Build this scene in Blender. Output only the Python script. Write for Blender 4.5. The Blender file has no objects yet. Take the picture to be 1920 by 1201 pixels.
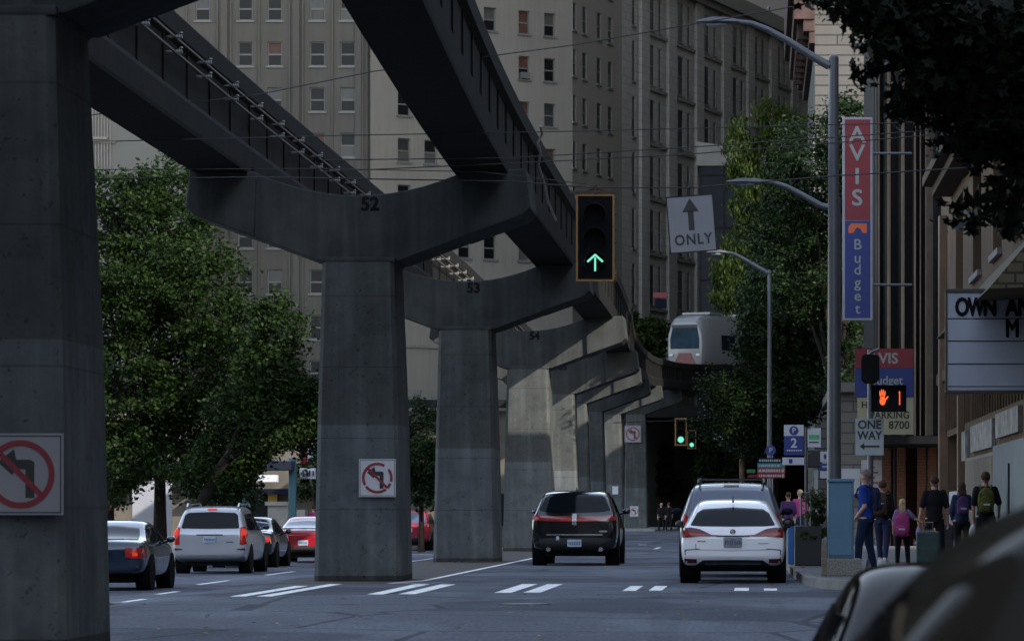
import bpy, bmesh, math, random
from mathutils import Vector, Matrix
from mathutils.bvhtree import BVHTree
R = math.radians
random.seed(7)
SC = bpy.context.scene
COL = SC.collection

# ------------------------------------------------------------------ camera, sky, sun, exposure
F = 7560.0; HX = 1420.0; HY = 958.0; CZ = 1.2      # focal length in photo pixels, vanishing point, eye height
cam_d = bpy.data.cameras.new('camera'); cam = bpy.data.objects.new('camera', cam_d); COL.objects.link(cam)
cam.location = (0, 0, CZ); cam.rotation_euler = (R(90), 0, 0)
cam_d.sensor_width = 36; cam_d.lens = F / 1920 * 36
cam_d.shift_x = -(HX - 960) / 1920; cam_d.shift_y = (HY - 600.5) / 1920
cam_d.clip_start = 0.5; cam_d.clip_end = 4000
cam_d.dof.use_dof = True; cam_d.dof.focus_distance = 84; cam_d.dof.aperture_fstop = 7.5
SC.camera = cam

SUN_EL = R(27); SUN_H = (0.75, -0.66)
w = bpy.data.worlds.new("World"); SC.world = w; w.use_nodes = True
nt = w.node_tree; bg = nt.nodes['Background']
sky = nt.nodes.new('ShaderNodeTexSky'); sky.sky_type = 'NISHITA'; sky.sun_disc = False
sky.sun_elevation = SUN_EL; sky.sun_rotation = math.atan2(SUN_H[0], SUN_H[1])
sky.air_density = 1.0; sky.dust_density = 0.7; sky.ozone_density = 1.0
hs = nt.nodes.new('ShaderNodeHueSaturation'); hs.inputs['Saturation'].default_value = 0.62
nt.links.new(sky.outputs[0], hs.inputs['Color']); nt.links.new(hs.outputs[0], bg.inputs[0]); bg.inputs[1].default_value = 0.15
sl = bpy.data.lights.new('sun', 'SUN'); sl.energy = 2.0; sl.angle = R(0.5); sl.color = (1, 0.93, 0.82)
so = bpy.data.objects.new('sun', sl); COL.objects.link(so)
sd = Vector((SUN_H[0] * math.cos(SUN_EL), SUN_H[1] * math.cos(SUN_EL), math.sin(SUN_EL)))
so.rotation_euler = sd.to_track_quat('Z', 'Y').to_euler(); so.location = (20, -20, 60)
SC.view_settings.view_transform = 'Standard'; SC.view_settings.look = 'None'
SC.view_settings.exposure = 2.05; SC.view_settings.gamma = 1

# ------------------------------------------------------------------ helpers
def WX(px, Y): return (px - HX) * Y / F
def WZ(py, Y): return CZ + (HY - py) * Y / F
def W(px, py, Y): return Vector((WX(px, Y), Y, WZ(py, Y)))
def sm(t): t = max(0.0, min(1.0, t)); return t * t * (3 - 2 * t)
def gz(x, y):
    a = sm((-8 - x) / 3) * 0.4; b = sm((52 - y) / 25) * 0.4
    return -max(a, b)

class MB:
    def __init__(s): s.v = []; s.f = []; s.mi = []; s.m = 0
    def add(s, vs, fs):
        o = len(s.v); s.v += [tuple(p) for p in vs]; s.f += [tuple(i + o for i in f) for f in fs]; s.mi += [s.m] * len(fs)
        return s
    def box(s, x0, x1, y0, y1, z0, z1, M=None):
        vs = [(x, y, z) for x in (x0, x1) for y in (y0, y1) for z in (z0, z1)]
        if M is not None: vs = [M @ Vector(p) for p in vs]
        return s.add(vs, [(0, 1, 3, 2), (4, 6, 7, 5), (0, 4, 5, 1), (2, 3, 7, 6), (0, 2, 6, 4), (1, 5, 7, 3)])
    def quad(s, a, b, c, d): return s.add([a, b, c, d], [(0, 1, 2, 3)])
    def prism(s, poly, a, b, axis='y'):
        n = len(poly)
        if axis == 'y': vs = [(p[0], a, p[1]) for p in poly] + [(p[0], b, p[1]) for p in poly]
        elif axis == 'x': vs = [(a, p[0], p[1]) for p in poly] + [(b, p[0], p[1]) for p in poly]
        else: vs = [(p[0], p[1], a) for p in poly] + [(p[0], p[1], b) for p in poly]
        fs = [tuple(range(n)), tuple(range(2 * n - 1, n - 1, -1))] + [(i, (i + 1) % n, n + (i + 1) % n, n + i) for i in range(n)]
        return s.add(vs, fs)
    def cyl(s, p0, p1, r0, r1=None, n=12, cap=True):
        r1 = r0 if r1 is None else r1
        p0 = Vector(p0); p1 = Vector(p1); d = (p1 - p0)
        if d.length < 1e-6: return s
        q = d.to_track_quat('Z', 'Y').to_matrix()
        vs = []
        for p, r in ((p0, r0), (p1, r1)):
            for i in range(n):
                a = 2 * math.pi * i / n; vs.append(p + q @ Vector((r * math.cos(a), r * math.sin(a), 0)))
        fs = [(i, (i + 1) % n, n + (i + 1) % n, n + i) for i in range(n)]
        if cap: fs += [tuple(range(n - 1, -1, -1)), tuple(range(n, 2 * n))]
        return s.add(vs, fs)
    def tube(s, pts, r, n=8):
        rs = r if isinstance(r, (list, tuple)) else [r] * len(pts)
        for i in range(len(pts) - 1): s.cyl(pts[i], pts[i + 1], rs[i], rs[i + 1], n)
        return s
    def ell(s, c, r, nu=14, nv=9, M=None):
        c = Vector(c); r = (r, r, r) if not isinstance(r, (list, tuple)) else r
        vs = []
        for j in range(nv + 1):
            t = math.pi * j / nv
            for i in range(nu):
                a = 2 * math.pi * i / nu
                p = Vector((r[0] * math.sin(t) * math.cos(a), r[1] * math.sin(t) * math.sin(a), r[2] * math.cos(t)))
                if M is not None: p = M @ p
                vs.append(c + p)
        fs = [(j * nu + i, (j + 1) * nu + i, (j + 1) * nu + (i + 1) % nu, j * nu + (i + 1) % nu) for j in range(nv) for i in range(nu)]
        return s.add(vs, fs)
    def lathe(s, prof, c, axis='x', n=28):
        vs = []
        for i in range(n):
            a = 2 * math.pi * i / n
            for (t, r) in prof:
                if axis == 'x': vs.append((c[0] + t, c[1] + r * math.cos(a), c[2] + r * math.sin(a)))
                elif axis == 'y': vs.append((c[0] + r * math.cos(a), c[1] + t, c[2] + r * math.sin(a)))
                else: vs.append((c[0] + r * math.cos(a), c[1] + r * math.sin(a), c[2] + t))
        k = len(prof)
        fs = [(i * k + j, i * k + j + 1, ((i + 1) % n) * k + j + 1, ((i + 1) % n) * k + j) for i in range(n) for j in range(k - 1)]
        return s.add(vs, fs)
    def mesh(s, name):
        me = bpy.data.meshes.new(name); me.from_pydata(s.v, [], s.f); me.update()
        return me

def finish(o, smooth=False, bevel=0, seg=2):
    me = o.data
    bm = bmesh.new(); bm.from_mesh(me)
    bmesh.ops.recalc_face_normals(bm, faces=bm.faces)
    if bevel:
        es = [e for e in bm.edges if e.is_manifold and e.calc_face_angle(0) > 0.5]
        bmesh.ops.bevel(bm, geom=es, offset=bevel, segments=seg, affect='EDGES', profile=0.6, clamp_overlap=True)
    bm.to_mesh(me); bm.free()
    if smooth:
        for p in me.polygons: p.use_smooth = True
        try: me.set_sharp_from_angle(angle=R(38))
        except Exception: pass

def part(name, mb, mats, parent=None, local=False, smooth=False, bevel=0, fin=True, label=None):
    """one mesh object; verts are in world space unless local"""
    me = mb.mesh(name) if isinstance(mb, MB) else mb
    if parent is not None and not local:
        off = parent.location.copy(); p = parent.parent
        while p: off += p.location; p = p.parent
        me.transform(Matrix.Translation(-off))
    o = bpy.data.objects.new(name, me); COL.objects.link(o)
    ms = mats if isinstance(mats, (list, tuple)) else [mats]
    for m in ms: me.materials.append(m)
    if len(ms) > 1 and isinstance(mb, MB): me.polygons.foreach_set('material_index', mb.mi)
    if parent is not None: o.parent = parent
    if fin: finish(o, smooth, bevel)
    if label: o['label'] = label
    return o
def islands(mb):
    par = list(range(len(mb.v)))
    def f(i):
        while par[i] != i: par[i] = par[par[i]]; i = par[i]
        return i
    for fc in mb.f:
        for k in fc[1:]: par[f(k)] = f(fc[0])
    g = {}
    for fc in mb.f: g.setdefault(f(fc[0]), []).append(fc)
    out = []
    for fl in g.values():
        ids = sorted({i for fc in fl for i in fc}); mp = {i: n for n, i in enumerate(ids)}
        m2 = MB(); m2.add([mb.v[i] for i in ids], [tuple(mp[i] for i in fc) for fc in fl]); out.append(m2)
    return out
def parts(name, mb, mats, parent=None, **k):
    """every separate piece of mb becomes a part of its own"""
    return [part(name, m2, mats, parent, **k) for m2 in islands(mb)]
def tag(o, label, cat, group=None):
    o['label'] = label; o['category'] = cat
    if group: o['group'] = group
    return o
def thing(name, label, cat, loc=(0, 0, 0), group=None):
    o = bpy.data.objects.new(name, None); COL.objects.link(o); o.location = loc; o.empty_display_size = 0.2
    return tag(o, label, cat, group)
def struct(name, mb, mat, smooth=False, fin=True, kind='structure'):
    o = part(name, mb, mat, smooth=smooth, fin=fin); o['kind'] = kind; return o
def copy_tree(o, parent=None):
    c = o.copy(); COL.objects.link(c); c.parent = parent
    for ch in list(o.children): copy_tree(ch, c)
    return c

# ------------------------------------------------------------------ materials
def mat(name, col, rough=0.7, metal=0.0, var=0.15, scale=2.0, bump=0.0, bscale=40.0, coat=0.0, streak=0.0, spec=0.5, stretch=(1, 1, 1)):
    m = bpy.data.materials.new(name); m.use_nodes = True
    n = m.node_tree.nodes; l = m.node_tree.links; b = n['Principled BSDF']
    if rough >= .75 and spec == .5: spec = .08
    b.inputs['Roughness'].default_value = rough; b.inputs['Metallic'].default_value = metal
    b.inputs['Specular IOR Level'].default_value = spec
    b.inputs['Coat Weight'].default_value = coat; b.inputs['Coat Roughness'].default_value = 0.05
    tc = n.new('ShaderNodeTexCoord'); mp = n.new('ShaderNodeMapping'); mp.inputs['Scale'].default_value = stretch
    l.new(tc.outputs['Object'], mp.inputs['Vector'])
    if var > 0:
        nz = n.new('ShaderNodeTexNoise'); nz.inputs['Scale'].default_value = scale; nz.inputs['Detail'].default_value = 6
        nz.inputs['Roughness'].default_value = 0.65
        l.new(mp.outputs[0], nz.inputs['Vector'])
        cr = n.new('ShaderNodeValToRGB')
        cr.color_ramp.elements[0].position = 0.32; cr.color_ramp.elements[1].position = 0.68
        cr.color_ramp.elements[0].color = tuple(c * (1 - var) for c in col) + (1,)
        cr.color_ramp.elements[1].color = tuple(min(1, c * (1 + var)) for c in col) + (1,)
        l.new(nz.outputs[0], cr.inputs[0]); out = cr.outputs[0]
        if streak > 0:
            mp2 = n.new('ShaderNodeMapping'); mp2.inputs['Scale'].default_value = (1, 1, 0.06)
            l.new(tc.outputs['Object'], mp2.inputs['Vector'])
            n2 = n.new('ShaderNodeTexNoise'); n2.inputs['Scale'].default_value = 5; n2.inputs['Detail'].default_value = 5
            l.new(mp2.outputs[0], n2.inputs['Vector'])
            c2 = n.new('ShaderNodeValToRGB'); c2.color_ramp.elements[0].position = 0.42; c2.color_ramp.elements[1].position = 0.62
            c2.color_ramp.elements[0].color = (1 - streak,) * 3 + (1,); c2.color_ramp.elements[1].color = (1, 1, 1, 1)
            l.new(n2.outputs[0], c2.inputs[0])
            mx = n.new('ShaderNodeMixRGB'); mx.blend_type = 'MULTIPLY'; mx.inputs[0].default_value = 1
            l.new(out, mx.inputs[1]); l.new(c2.outputs[0], mx.inputs[2]); out = mx.outputs[0]
        l.new(out, b.inputs['Base Color'])
    else:
        b.inputs['Base Color'].default_value = tuple(col) + (1,)
    if bump > 0:
        nb = n.new('ShaderNodeTexNoise'); nb.inputs['Scale'].default_value = bscale; nb.inputs['Detail'].default_value = 4
        l.new(mp.outputs[0], nb.inputs['Vector'])
        bp = n.new('ShaderNodeBump'); bp.inputs['Strength'].default_value = bump; bp.inputs['Distance'].default_value = 0.02
        l.new(nb.outputs[0], bp.inputs['Height']); l.new(bp.outputs[0], b.inputs['Normal'])
    return m
def emis(name, col, strength, base=.15):
    m = bpy.data.materials.new(name); m.use_nodes = True; n = m.node_tree.nodes; b = n['Principled BSDF']
    b.inputs['Base Color'].default_value = tuple(c * base for c in col) + (1,); b.inputs['Specular IOR Level'].default_value = .1
    b.inputs['Emission Color'].default_value = tuple(col) + (1,); b.inputs['Emission Strength'].default_value = strength
    return m
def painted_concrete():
    """grey concrete whose lower 2.7 m carries slightly bluer cover paint, lightened to imitate brighter light low down, with form joints and run marks"""
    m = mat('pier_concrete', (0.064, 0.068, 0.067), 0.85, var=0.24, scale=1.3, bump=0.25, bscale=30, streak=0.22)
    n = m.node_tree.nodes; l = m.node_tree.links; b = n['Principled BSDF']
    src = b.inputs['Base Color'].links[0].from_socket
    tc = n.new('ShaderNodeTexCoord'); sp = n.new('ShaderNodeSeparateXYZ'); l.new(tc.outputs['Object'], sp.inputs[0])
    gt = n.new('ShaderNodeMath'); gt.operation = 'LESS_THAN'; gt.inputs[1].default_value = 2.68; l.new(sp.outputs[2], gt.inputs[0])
    mx = n.new('ShaderNodeMixRGB'); mx.blend_type = 'MULTIPLY'; mx.inputs[2].default_value = (1.5, 1.54, 1.62, 1)  # cover paint tint, with brighter low light put into its tone
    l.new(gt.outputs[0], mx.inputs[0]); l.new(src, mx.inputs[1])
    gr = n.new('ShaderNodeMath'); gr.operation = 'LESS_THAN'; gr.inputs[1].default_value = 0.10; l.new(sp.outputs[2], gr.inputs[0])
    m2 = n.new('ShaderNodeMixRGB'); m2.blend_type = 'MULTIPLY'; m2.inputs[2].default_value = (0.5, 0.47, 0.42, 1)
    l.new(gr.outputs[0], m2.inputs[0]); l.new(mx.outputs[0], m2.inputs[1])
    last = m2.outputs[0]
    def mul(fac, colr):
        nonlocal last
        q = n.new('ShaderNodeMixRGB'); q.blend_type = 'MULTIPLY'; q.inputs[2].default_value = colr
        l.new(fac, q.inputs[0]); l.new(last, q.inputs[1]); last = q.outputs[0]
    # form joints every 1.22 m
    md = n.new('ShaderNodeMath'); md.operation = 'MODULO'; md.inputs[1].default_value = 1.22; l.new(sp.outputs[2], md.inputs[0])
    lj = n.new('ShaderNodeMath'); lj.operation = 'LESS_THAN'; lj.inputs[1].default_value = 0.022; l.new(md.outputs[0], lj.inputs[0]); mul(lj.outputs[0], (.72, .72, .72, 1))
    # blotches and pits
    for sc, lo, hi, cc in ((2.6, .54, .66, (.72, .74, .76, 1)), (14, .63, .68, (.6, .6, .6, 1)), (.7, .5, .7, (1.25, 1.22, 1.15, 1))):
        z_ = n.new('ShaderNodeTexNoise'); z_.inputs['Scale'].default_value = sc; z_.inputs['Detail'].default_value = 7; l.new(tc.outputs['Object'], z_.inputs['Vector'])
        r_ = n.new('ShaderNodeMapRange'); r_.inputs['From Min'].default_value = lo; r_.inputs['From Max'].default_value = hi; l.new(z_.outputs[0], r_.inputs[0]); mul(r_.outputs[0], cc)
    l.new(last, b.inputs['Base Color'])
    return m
def asphalt_mat():
    m = mat('asphalt', (0.088, 0.097, 0.122), 0.82, var=0.13, scale=0.35, bump=0.5, bscale=60, stretch=(1, 0.25, 1))
    n = m.node_tree.nodes; l = m.node_tree.links; b = n['Principled BSDF']
    src = b.inputs['Base Color'].links[0].from_socket
    tc = n.new('ShaderNodeTexCoord')
    nz = n.new('ShaderNodeTexNoise'); nz.inputs['Scale'].default_value = 22; nz.inputs['Detail'].default_value = 5
    mp = n.new('ShaderNodeMapping'); mp.inputs['Scale'].default_value = (1, 0.35, 1)
    l.new(tc.outputs['Object'], mp.inputs[0]); l.new(mp.outputs[0], nz.inputs['Vector'])
    cr = n.new('ShaderNodeValToRGB'); cr.color_ramp.elements[0].position = 0.3; cr.color_ramp.elements[1].position = 0.75
    cr.color_ramp.elements[0].color = (0.72, 0.72, 0.72, 1); cr.color_ramp.elements[1].color = (1.25, 1.25, 1.25, 1)
    l.new(nz.outputs[0], cr.inputs[0])
    mx = n.new('ShaderNodeMixRGB'); mx.blend_type = 'MULTIPLY'; mx.inputs[0].default_value = 1
    l.new(src, mx.inputs[1]); l.new(cr.outputs[0], mx.inputs[2])
    # tar-sealed cracks
    vo = n.new('ShaderNodeTexVoronoi'); vo.feature = 'DISTANCE_TO_EDGE'; vo.inputs['Scale'].default_value = 0.27
    l.new(tc.outputs['Object'], vo.inputs['Vector'])
    lt = n.new('ShaderNodeMath'); lt.operation = 'LESS_THAN'; lt.inputs[1].default_value = 0.013; l.new(vo.outputs['Distance'], lt.inputs[0])
    m2 = n.new('ShaderNodeMixRGB'); m2.blend_type = 'MULTIPLY'; m2.inputs[2].default_value = (0.5, 0.5, 0.5, 1)
    l.new(lt.outputs[0], m2.inputs[0]); l.new(mx.outputs[0], m2.inputs[1]); last = m2.outputs[0]
    for sc, st, lo, hi, cc in ((.22, (1, .6, 1), .52, .56, (.62, .63, .66, 1)), (1.1, (1, .05, 1), .55, .7, (.68, .68, .7, 1)), (1.6, (1, .5, 1), .66, .72, (.55, .55, .56, 1)), (.5, (1, .3, 1), .5, .65, (1.35, 1.35, 1.33, 1))):
        mp_ = n.new('ShaderNodeMapping'); mp_.inputs['Scale'].default_value = st; l.new(tc.outputs['Object'], mp_.inputs[0])
        z_ = n.new('ShaderNodeTexNoise'); z_.inputs['Scale'].default_value = sc; z_.inputs['Detail'].default_value = 6; l.new(mp_.outputs[0], z_.inputs['Vector'])
        r_ = n.new('ShaderNodeMapRange'); r_.inputs['From Min'].default_value = lo; r_.inputs['From Max'].default_value = hi; l.new(z_.outputs[0], r_.inputs[0])
        q = n.new('ShaderNodeMixRGB'); q.blend_type = 'MULTIPLY'; q.inputs[2].default_value = cc; l.new(r_.outputs[0], q.inputs[0]); l.new(last, q.inputs[1]); last = q.outputs[0]
    l.new(last, b.inputs['Base Color'])
    return m
def leaf_mat(name, col, col2, trans=0.35):
    m = bpy.data.materials.new(name); m.use_nodes = True; n = m.node_tree.nodes; l = m.node_tree.links
    b = n['Principled BSDF']; out = n['Material Output']; b.inputs['Roughness'].default_value = 0.55
    b.inputs['Specular IOR Level'].default_value = 0.12
    g = n.new('ShaderNodeNewGeometry'); cr = n.new('ShaderNodeValToRGB')
    cr.color_ramp.elements[0].color = tuple(col) + (1,); cr.color_ramp.elements[1].color = tuple(col2) + (1,)
    l.new(g.outputs['Random Per Island'], cr.inputs[0]); l.new(cr.outputs[0], b.inputs['Base Color'])
    t = n.new('ShaderNodeBsdfTranslucent'); l.new(cr.outputs[0], t.inputs['Color'])
    mx = n.new('ShaderNodeMixShader'); mx.inputs[0].default_value = trans
    l.new(b.outputs[0], mx.inputs[1]); l.new(t.outputs[0], mx.inputs[2]); l.new(mx.outputs[0], out.inputs['Surface'])
    return m
def coursed_mat(name, col, rowh=0.45, colw=0.9, mortar=0.03, dark=0.45, rough=0.8):
    """stone or brick courses"""
    m = bpy.data.materials.new(name); m.use_nodes = True; n = m.node_tree.nodes; l = m.node_tree.links; b = n['Principled BSDF']
    b.inputs['Roughness'].default_value = rough; b.inputs['Specular IOR Level'].default_value = .08
    tc = n.new('ShaderNodeTexCoord'); sp = n.new('ShaderNodeSeparateXYZ'); l.new(tc.outputs['Object'], sp.inputs[0])
    ad = n.new('ShaderNodeMath'); l.new(sp.outputs[0], ad.inputs[0]); l.new(sp.outputs[1], ad.inputs[1])
    cb = n.new('ShaderNodeCombineXYZ'); l.new(ad.outputs[0], cb.inputs[0]); l.new(sp.outputs[2], cb.inputs[1])
    br = n.new('ShaderNodeTexBrick'); l.new(cb.outputs[0], br.inputs['Vector'])
    br.inputs['Scale'].default_value = 1; br.inputs['Brick Width'].default_value = colw; br.inputs['Row Height'].default_value = rowh
    br.inputs['Mortar Size'].default_value = mortar
    br.inputs['Color1'].default_value = tuple(col) + (1,); br.inputs['Color2'].default_value = tuple(c * 0.88 for c in col) + (1,)
    br.inputs['Mortar'].default_value = tuple(c * dark for c in col) + (1,)
    nz = n.new('ShaderNodeTexNoise'); nz.inputs['Scale'].default_value = 1.5; nz.inputs['Detail'].default_value = 6
    l.new(tc.outputs['Object'], nz.inputs['Vector'])
    cr = n.new('ShaderNodeValToRGB'); cr.color_ramp.elements[0].color = (0.8, 0.8, 0.8, 1); cr.color_ramp.elements[1].color = (1.12, 1.1, 1.06, 1)
    l.new(nz.outputs[0], cr.inputs[0])
    mx = n.new('ShaderNodeMixRGB'); mx.blend_type = 'MULTIPLY'; mx.inputs[0].default_value = 1
    l.new(br.outputs[0], mx.inputs[1]); l.new(cr.outputs[0], mx.inputs[2]); l.new(mx.outputs[0], b.inputs['Base Color'])
    return m

M = {}
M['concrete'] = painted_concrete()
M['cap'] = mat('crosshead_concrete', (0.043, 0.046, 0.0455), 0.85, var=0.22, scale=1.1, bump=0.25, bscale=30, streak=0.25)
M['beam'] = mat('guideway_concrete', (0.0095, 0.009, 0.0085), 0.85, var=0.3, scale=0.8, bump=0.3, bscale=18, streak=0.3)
M['rail_metal'] = mat('conductor_rail_metal', (0.10, 0.09, 0.08), 0.5, 0.6)
M['ceramic'] = mat('insulator_ceramic', (0.12, 0.12, 0.115), 0.4, var=0.05)
M['asphalt'] = asphalt_mat()
M['sidewalk'] = coursed_mat('sidewalk_concrete', (0.15, 0.15, 0.155), 1.2, 1.2, 0.02, 0.5)
M['curb'] = mat('curb_granite', (0.17, 0.17, 0.165), 0.8, var=0.25, scale=3)
M['median'] = mat('median_paving', (0.075, 0.07, 0.068), 0.9, var=0.3, scale=2)
M['paint'] = mat('road_paint', (0.78, 0.79, 0.78), 0.7, var=0.22, scale=4)
pm = M['paint']; n = pm.node_tree.nodes; l = pm.node_tree.links; b = n['Principled BSDF']; src = b.inputs['Base Color'].links[0].from_socket
tc = n.new('ShaderNodeTexCoord'); nz = n.new('ShaderNodeTexNoise'); nz.inputs['Scale'].default_value = 9; nz.inputs['Detail'].default_value = 8; nz.inputs['Roughness'].default_value = .75; l.new(tc.outputs['Object'], nz.inputs['Vector'])
mr = n.new('ShaderNodeMapRange'); mr.inputs['From Min'].default_value = .55; mr.inputs['From Max'].default_value = .60; l.new(nz.outputs[0], mr.inputs[0])
mx = n.new('ShaderNodeMixRGB'); mx.inputs[2].default_value = (.12, .125, .14, 1); l.new(mr.outputs[0], mx.inputs[0]); l.new(src, mx.inputs[1]); l.new(mx.outputs[0], b.inputs['Base Color'])
M['black'] = mat('black_paint', (0.008, 0.008, 0.009), 0.5, var=0.1)
M['blackmatte'] = mat('matte_black', (0.006, 0.006, 0.007), 0.9, var=0.2, spec=0.1)
M['pole'] = mat('galvanised_steel', (0.085, 0.088, 0.10), 0.45, 0.35, var=0.12, scale=3, streak=0.12)
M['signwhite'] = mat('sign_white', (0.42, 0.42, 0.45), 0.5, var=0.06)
M['signshaded'] = mat('sign_white_shaded', (0.21, 0.21, 0.225), 0.6, var=0.06)
M['signgrey'] = mat('sign_grey_face', (0.26, 0.29, 0.30), 0.5, var=0.08)
M['signred'] = mat('sign_red', (0.17, 0.006, 0.014), 0.5, var=0.1)
M['signblue'] = mat('sign_blue', (0.006, 0.020, 0.14), 0.5, var=0.08)
M['orange'] = mat('sign_orange', (0.55, 0.10, 0.02), 0.5, var=0.05)
M['signteal'] = mat('sign_teal', (0.02, 0.12, 0.14), 0.5)
M['signgreen'] = mat('sign_green', (0.07, 0.30, 0.12), 0.5)
M['cream'] = mat('cream_sign_face', (0.30, 0.28, 0.17), 0.6, var=0.1)
M['sigyellow'] = mat('signal_yellow', (0.22, 0.10, 0.015), 0.5, var=0.15)
M['brown'] = mat('rusty_brown', (0.05, 0.03, 0.02), 0.7)
M['wire'] = mat('wire_black', (0.01, 0.01, 0.01), 0.7, var=0)
# ------------------------------------------------------------------ the setting: ground, road, sidewalks
def sheet(xs, ys, dz):
    mb = MB(); nx = len(xs)
    vs = [(x, y, gz(x, y) + dz) for y in ys for x in xs]
    fs = [(j * nx + i, j * nx + i + 1, (j + 1) * nx + i + 1, (j + 1) * nx + i) for j in range(len(ys) - 1) for i in range(nx - 1)]
    return mb.add(vs, fs)
def lin(a, b, n): return [a + (b - a) * i / n for i in range(n + 1)]
gx = [-1500, -400, -100, -30] + lin(-20, 6, 52) + [12, 60, 300, 1500]
gy = [-300, -60, 0] + lin(20, 60, 40) + lin(62, 140, 20) + [180, 260, 400, 900, 3000]
struct('road', sheet(gx, gy, 0), M['asphalt'], smooth=True)
# sidewalk on the right with its kerb and rounded corner
curbline = [(9, 60.5), (2.4, 60.6), (1.5, 61.2), (1.0, 62.6), (0.78, 65), (0.66, 72), (0.6, 82), (0.35, 110), (0.22, 130), (0.2, 300)]
mb = MB()
for i in range(len(curbline) - 1):
    a, b = curbline[i], curbline[i + 1]
    d = Vector((b[0] - a[0], b[1] - a[1])).normalized(); nrm = Vector((d.y, -d.x)) * 0.16
    pts = [a, b, (b[0] + nrm.x, b[1] + nrm.y), (a[0] + nrm.x, a[1] + nrm.y)]
    mb.prism(pts, -0.3, 0.148, 'z')
struct('kerb', mb, M['curb'])
mb = MB(); poly = [(x + 0.10, y + 0.10) for x, y in curbline] + [(30, 300), (30, 60.6)]
mb.prism(poly, -0.28, 0.144, 'z'); struct('sidewalk', mb, M['sidewalk'])
mb = MB(); mb.prism([(-17.0, 62), (-17.0, 260), (-60, 260), (-60, 62)], -0.6, -0.25, 'z'); struct('sidewalk', mb, M['sidewalk'])
# tinted paving strip the piers stand in
mb = MB()
ys = lin(66.5, 250, 60)
def cx_at(y): return interp(PIERX, y)
def interp(tab, y):
    for (a, va), (b, vb) in zip(tab, tab[1:]):
        if y <= b: return va + (vb - va) * max(0, (y - a)) / (b - a)
    return tab[-1][1]
PIERX = [(30, -6.9), (122, -6.9), (148, -7.3), (174, -7.95), (200, -8.25), (226, -8.25), (258, -7.75), (300, -7.0)]
for y0, y1 in zip(ys, ys[1:]):
    a, b = cx_at(y0), cx_at(y1)
    mb.quad((a - 1.2, y0, gz(a - 1.2, y0) + .006), (a + 1.1, y0, .004), (b + 1.1, y1, .004), (b - 1.2, y1, gz(b - 1.2, y1) + .006))
struct('median', mb, M['median'])
mb = MB()
def stripe(x0, y0, x1, y1, wd, dz=0.008):
    n = max(1, int(abs(y1 - y0) / 2))
    for i in range(n):
        t0, t1 = i / n, (i + 1) / n
        xa, ya, xb, yb = x0 + (x1 - x0) * t0, y0 + (y1 - y0) * t0, x0 + (x1 - x0) * t1, y0 + (y1 - y0) * t1
        mb.quad((xa - wd / 2, ya, gz(xa - wd/2, ya) + dz), (xa + wd / 2, ya, gz(xa + wd/2, ya) + dz), (xb + wd / 2, yb, gz(xb + wd/2, yb) + dz), (xb - wd / 2, yb, gz(xb - wd/2, yb) + dz))
for x, y0, y1, wd in ((-7.30, 56.6, 64.6, .22), (-6.93, 56.6, 66.3, .22), (-5.50, 58.0, 66.2, .24), (-5.06, 58.2, 66.0, .25), (-3.74, 59.2, 66.4, .25), (-3.32, 59.4, 66.2, .25),
                      (-1.93, 60.6, 64.6, .2), (-1.54, 60.8, 64.6, .2), (-.24, 60.6, 63.0, .22), (.2, 60.8, 62.6, .2)):
    stripe(x, y0, x, y1, wd)
stripe(-6.1, 66.9, -5.74, 69.5, .12, .009); stripe(-5.74, 69.5, -5.70, 140, .11, .009); stripe(-8.35, 80, -8.35, 140, .11)
stripe(-5.95, 66.5, -5.2, 67.4, .1, .010)
for y in (128,): stripe(-3.25, y, -3.25, y + 6, .12)
for x, y0, y1 in ((-11.15, 71, 73.4), (-11.55, 77.6, 80.4), (-12.2, 88, 93), (-12.3, 101, 107), (-12.3, 118, 124)): stripe(x, y0, x, y1, .14)
stripe(-13.3, 62.5, -12.2, 72, .12)
for x, y0, y1 in ((-1.0, 92, 94), (-.8, 99, 101), (-1.9, 140, 142), (-4.1, 144, 145), (-2.6, 150, 152)): stripe(x, y0, x, y1, .3)
struct('road_markings', mb, M['paint'])
for k, (x_, y_, lab) in enumerate(((-3.0, 52.0, 'round iron manhole cover in the empty junction, left of centre'), (-1.2, 84.0, 'round iron manhole cover between the black SUV and the white hatchback'), (-9.4, 60.5, 'iron utility cover near the foot of the nearest pier'))):
    t_ = thing('manhole_cover', lab, 'manhole cover', (x_, y_, gz(x_, y_)), 'iron covers set in the asphalt')
    mb = MB(); mb.cyl((x_, y_, gz(x_, y_) - .02), (x_, y_, gz(x_, y_) + .008), .34, n=28); part('rim', mb, M['median'], t_)
    mb = MB(); mb.cyl((x_, y_, gz(x_, y_) - .02), (x_, y_, gz(x_, y_) + .012), .29, n=28); part('lid', mb, M['rail_metal'], t_)
# fallen leaves and litter on the asphalt
mb = MB()
rnd = random.Random(3)
for i in range(240):
    if i < 60: x, y = rnd.uniform(-8, 0), rnd.uniform(38, 60)
    elif i < 190: x, y = rnd.gauss(-6.4, .35), 95.0 - abs(rnd.gauss(0, .16)); 
    else: x, y = rnd.uniform(.1, .9), rnd.uniform(62, 80)
    s_ = rnd.uniform(.02, .06); a = rnd.uniform(0, 6.28)
    z = gz(x, y) + .012
    if i >= 190 and x > .55: z = .156
    c, s2 = math.cos(a) * s_, math.sin(a) * s_
    mb.add([(x + c, y + s2, z), (x - s2, y + c, z + .006), (x - c, y - s2, z), (x + s2, y - c, z + .01)], [(0, 1, 2, 3)])
o = struct('fallen_leaves', mb, leaf_mat('dry_leaf', (0.16, .10, .05), (.3, .2, .1), .1), kind='stuff')
tag(o, 'dry brown fallen leaves scattered on the asphalt and against the pier foot', 'leaves')
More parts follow.
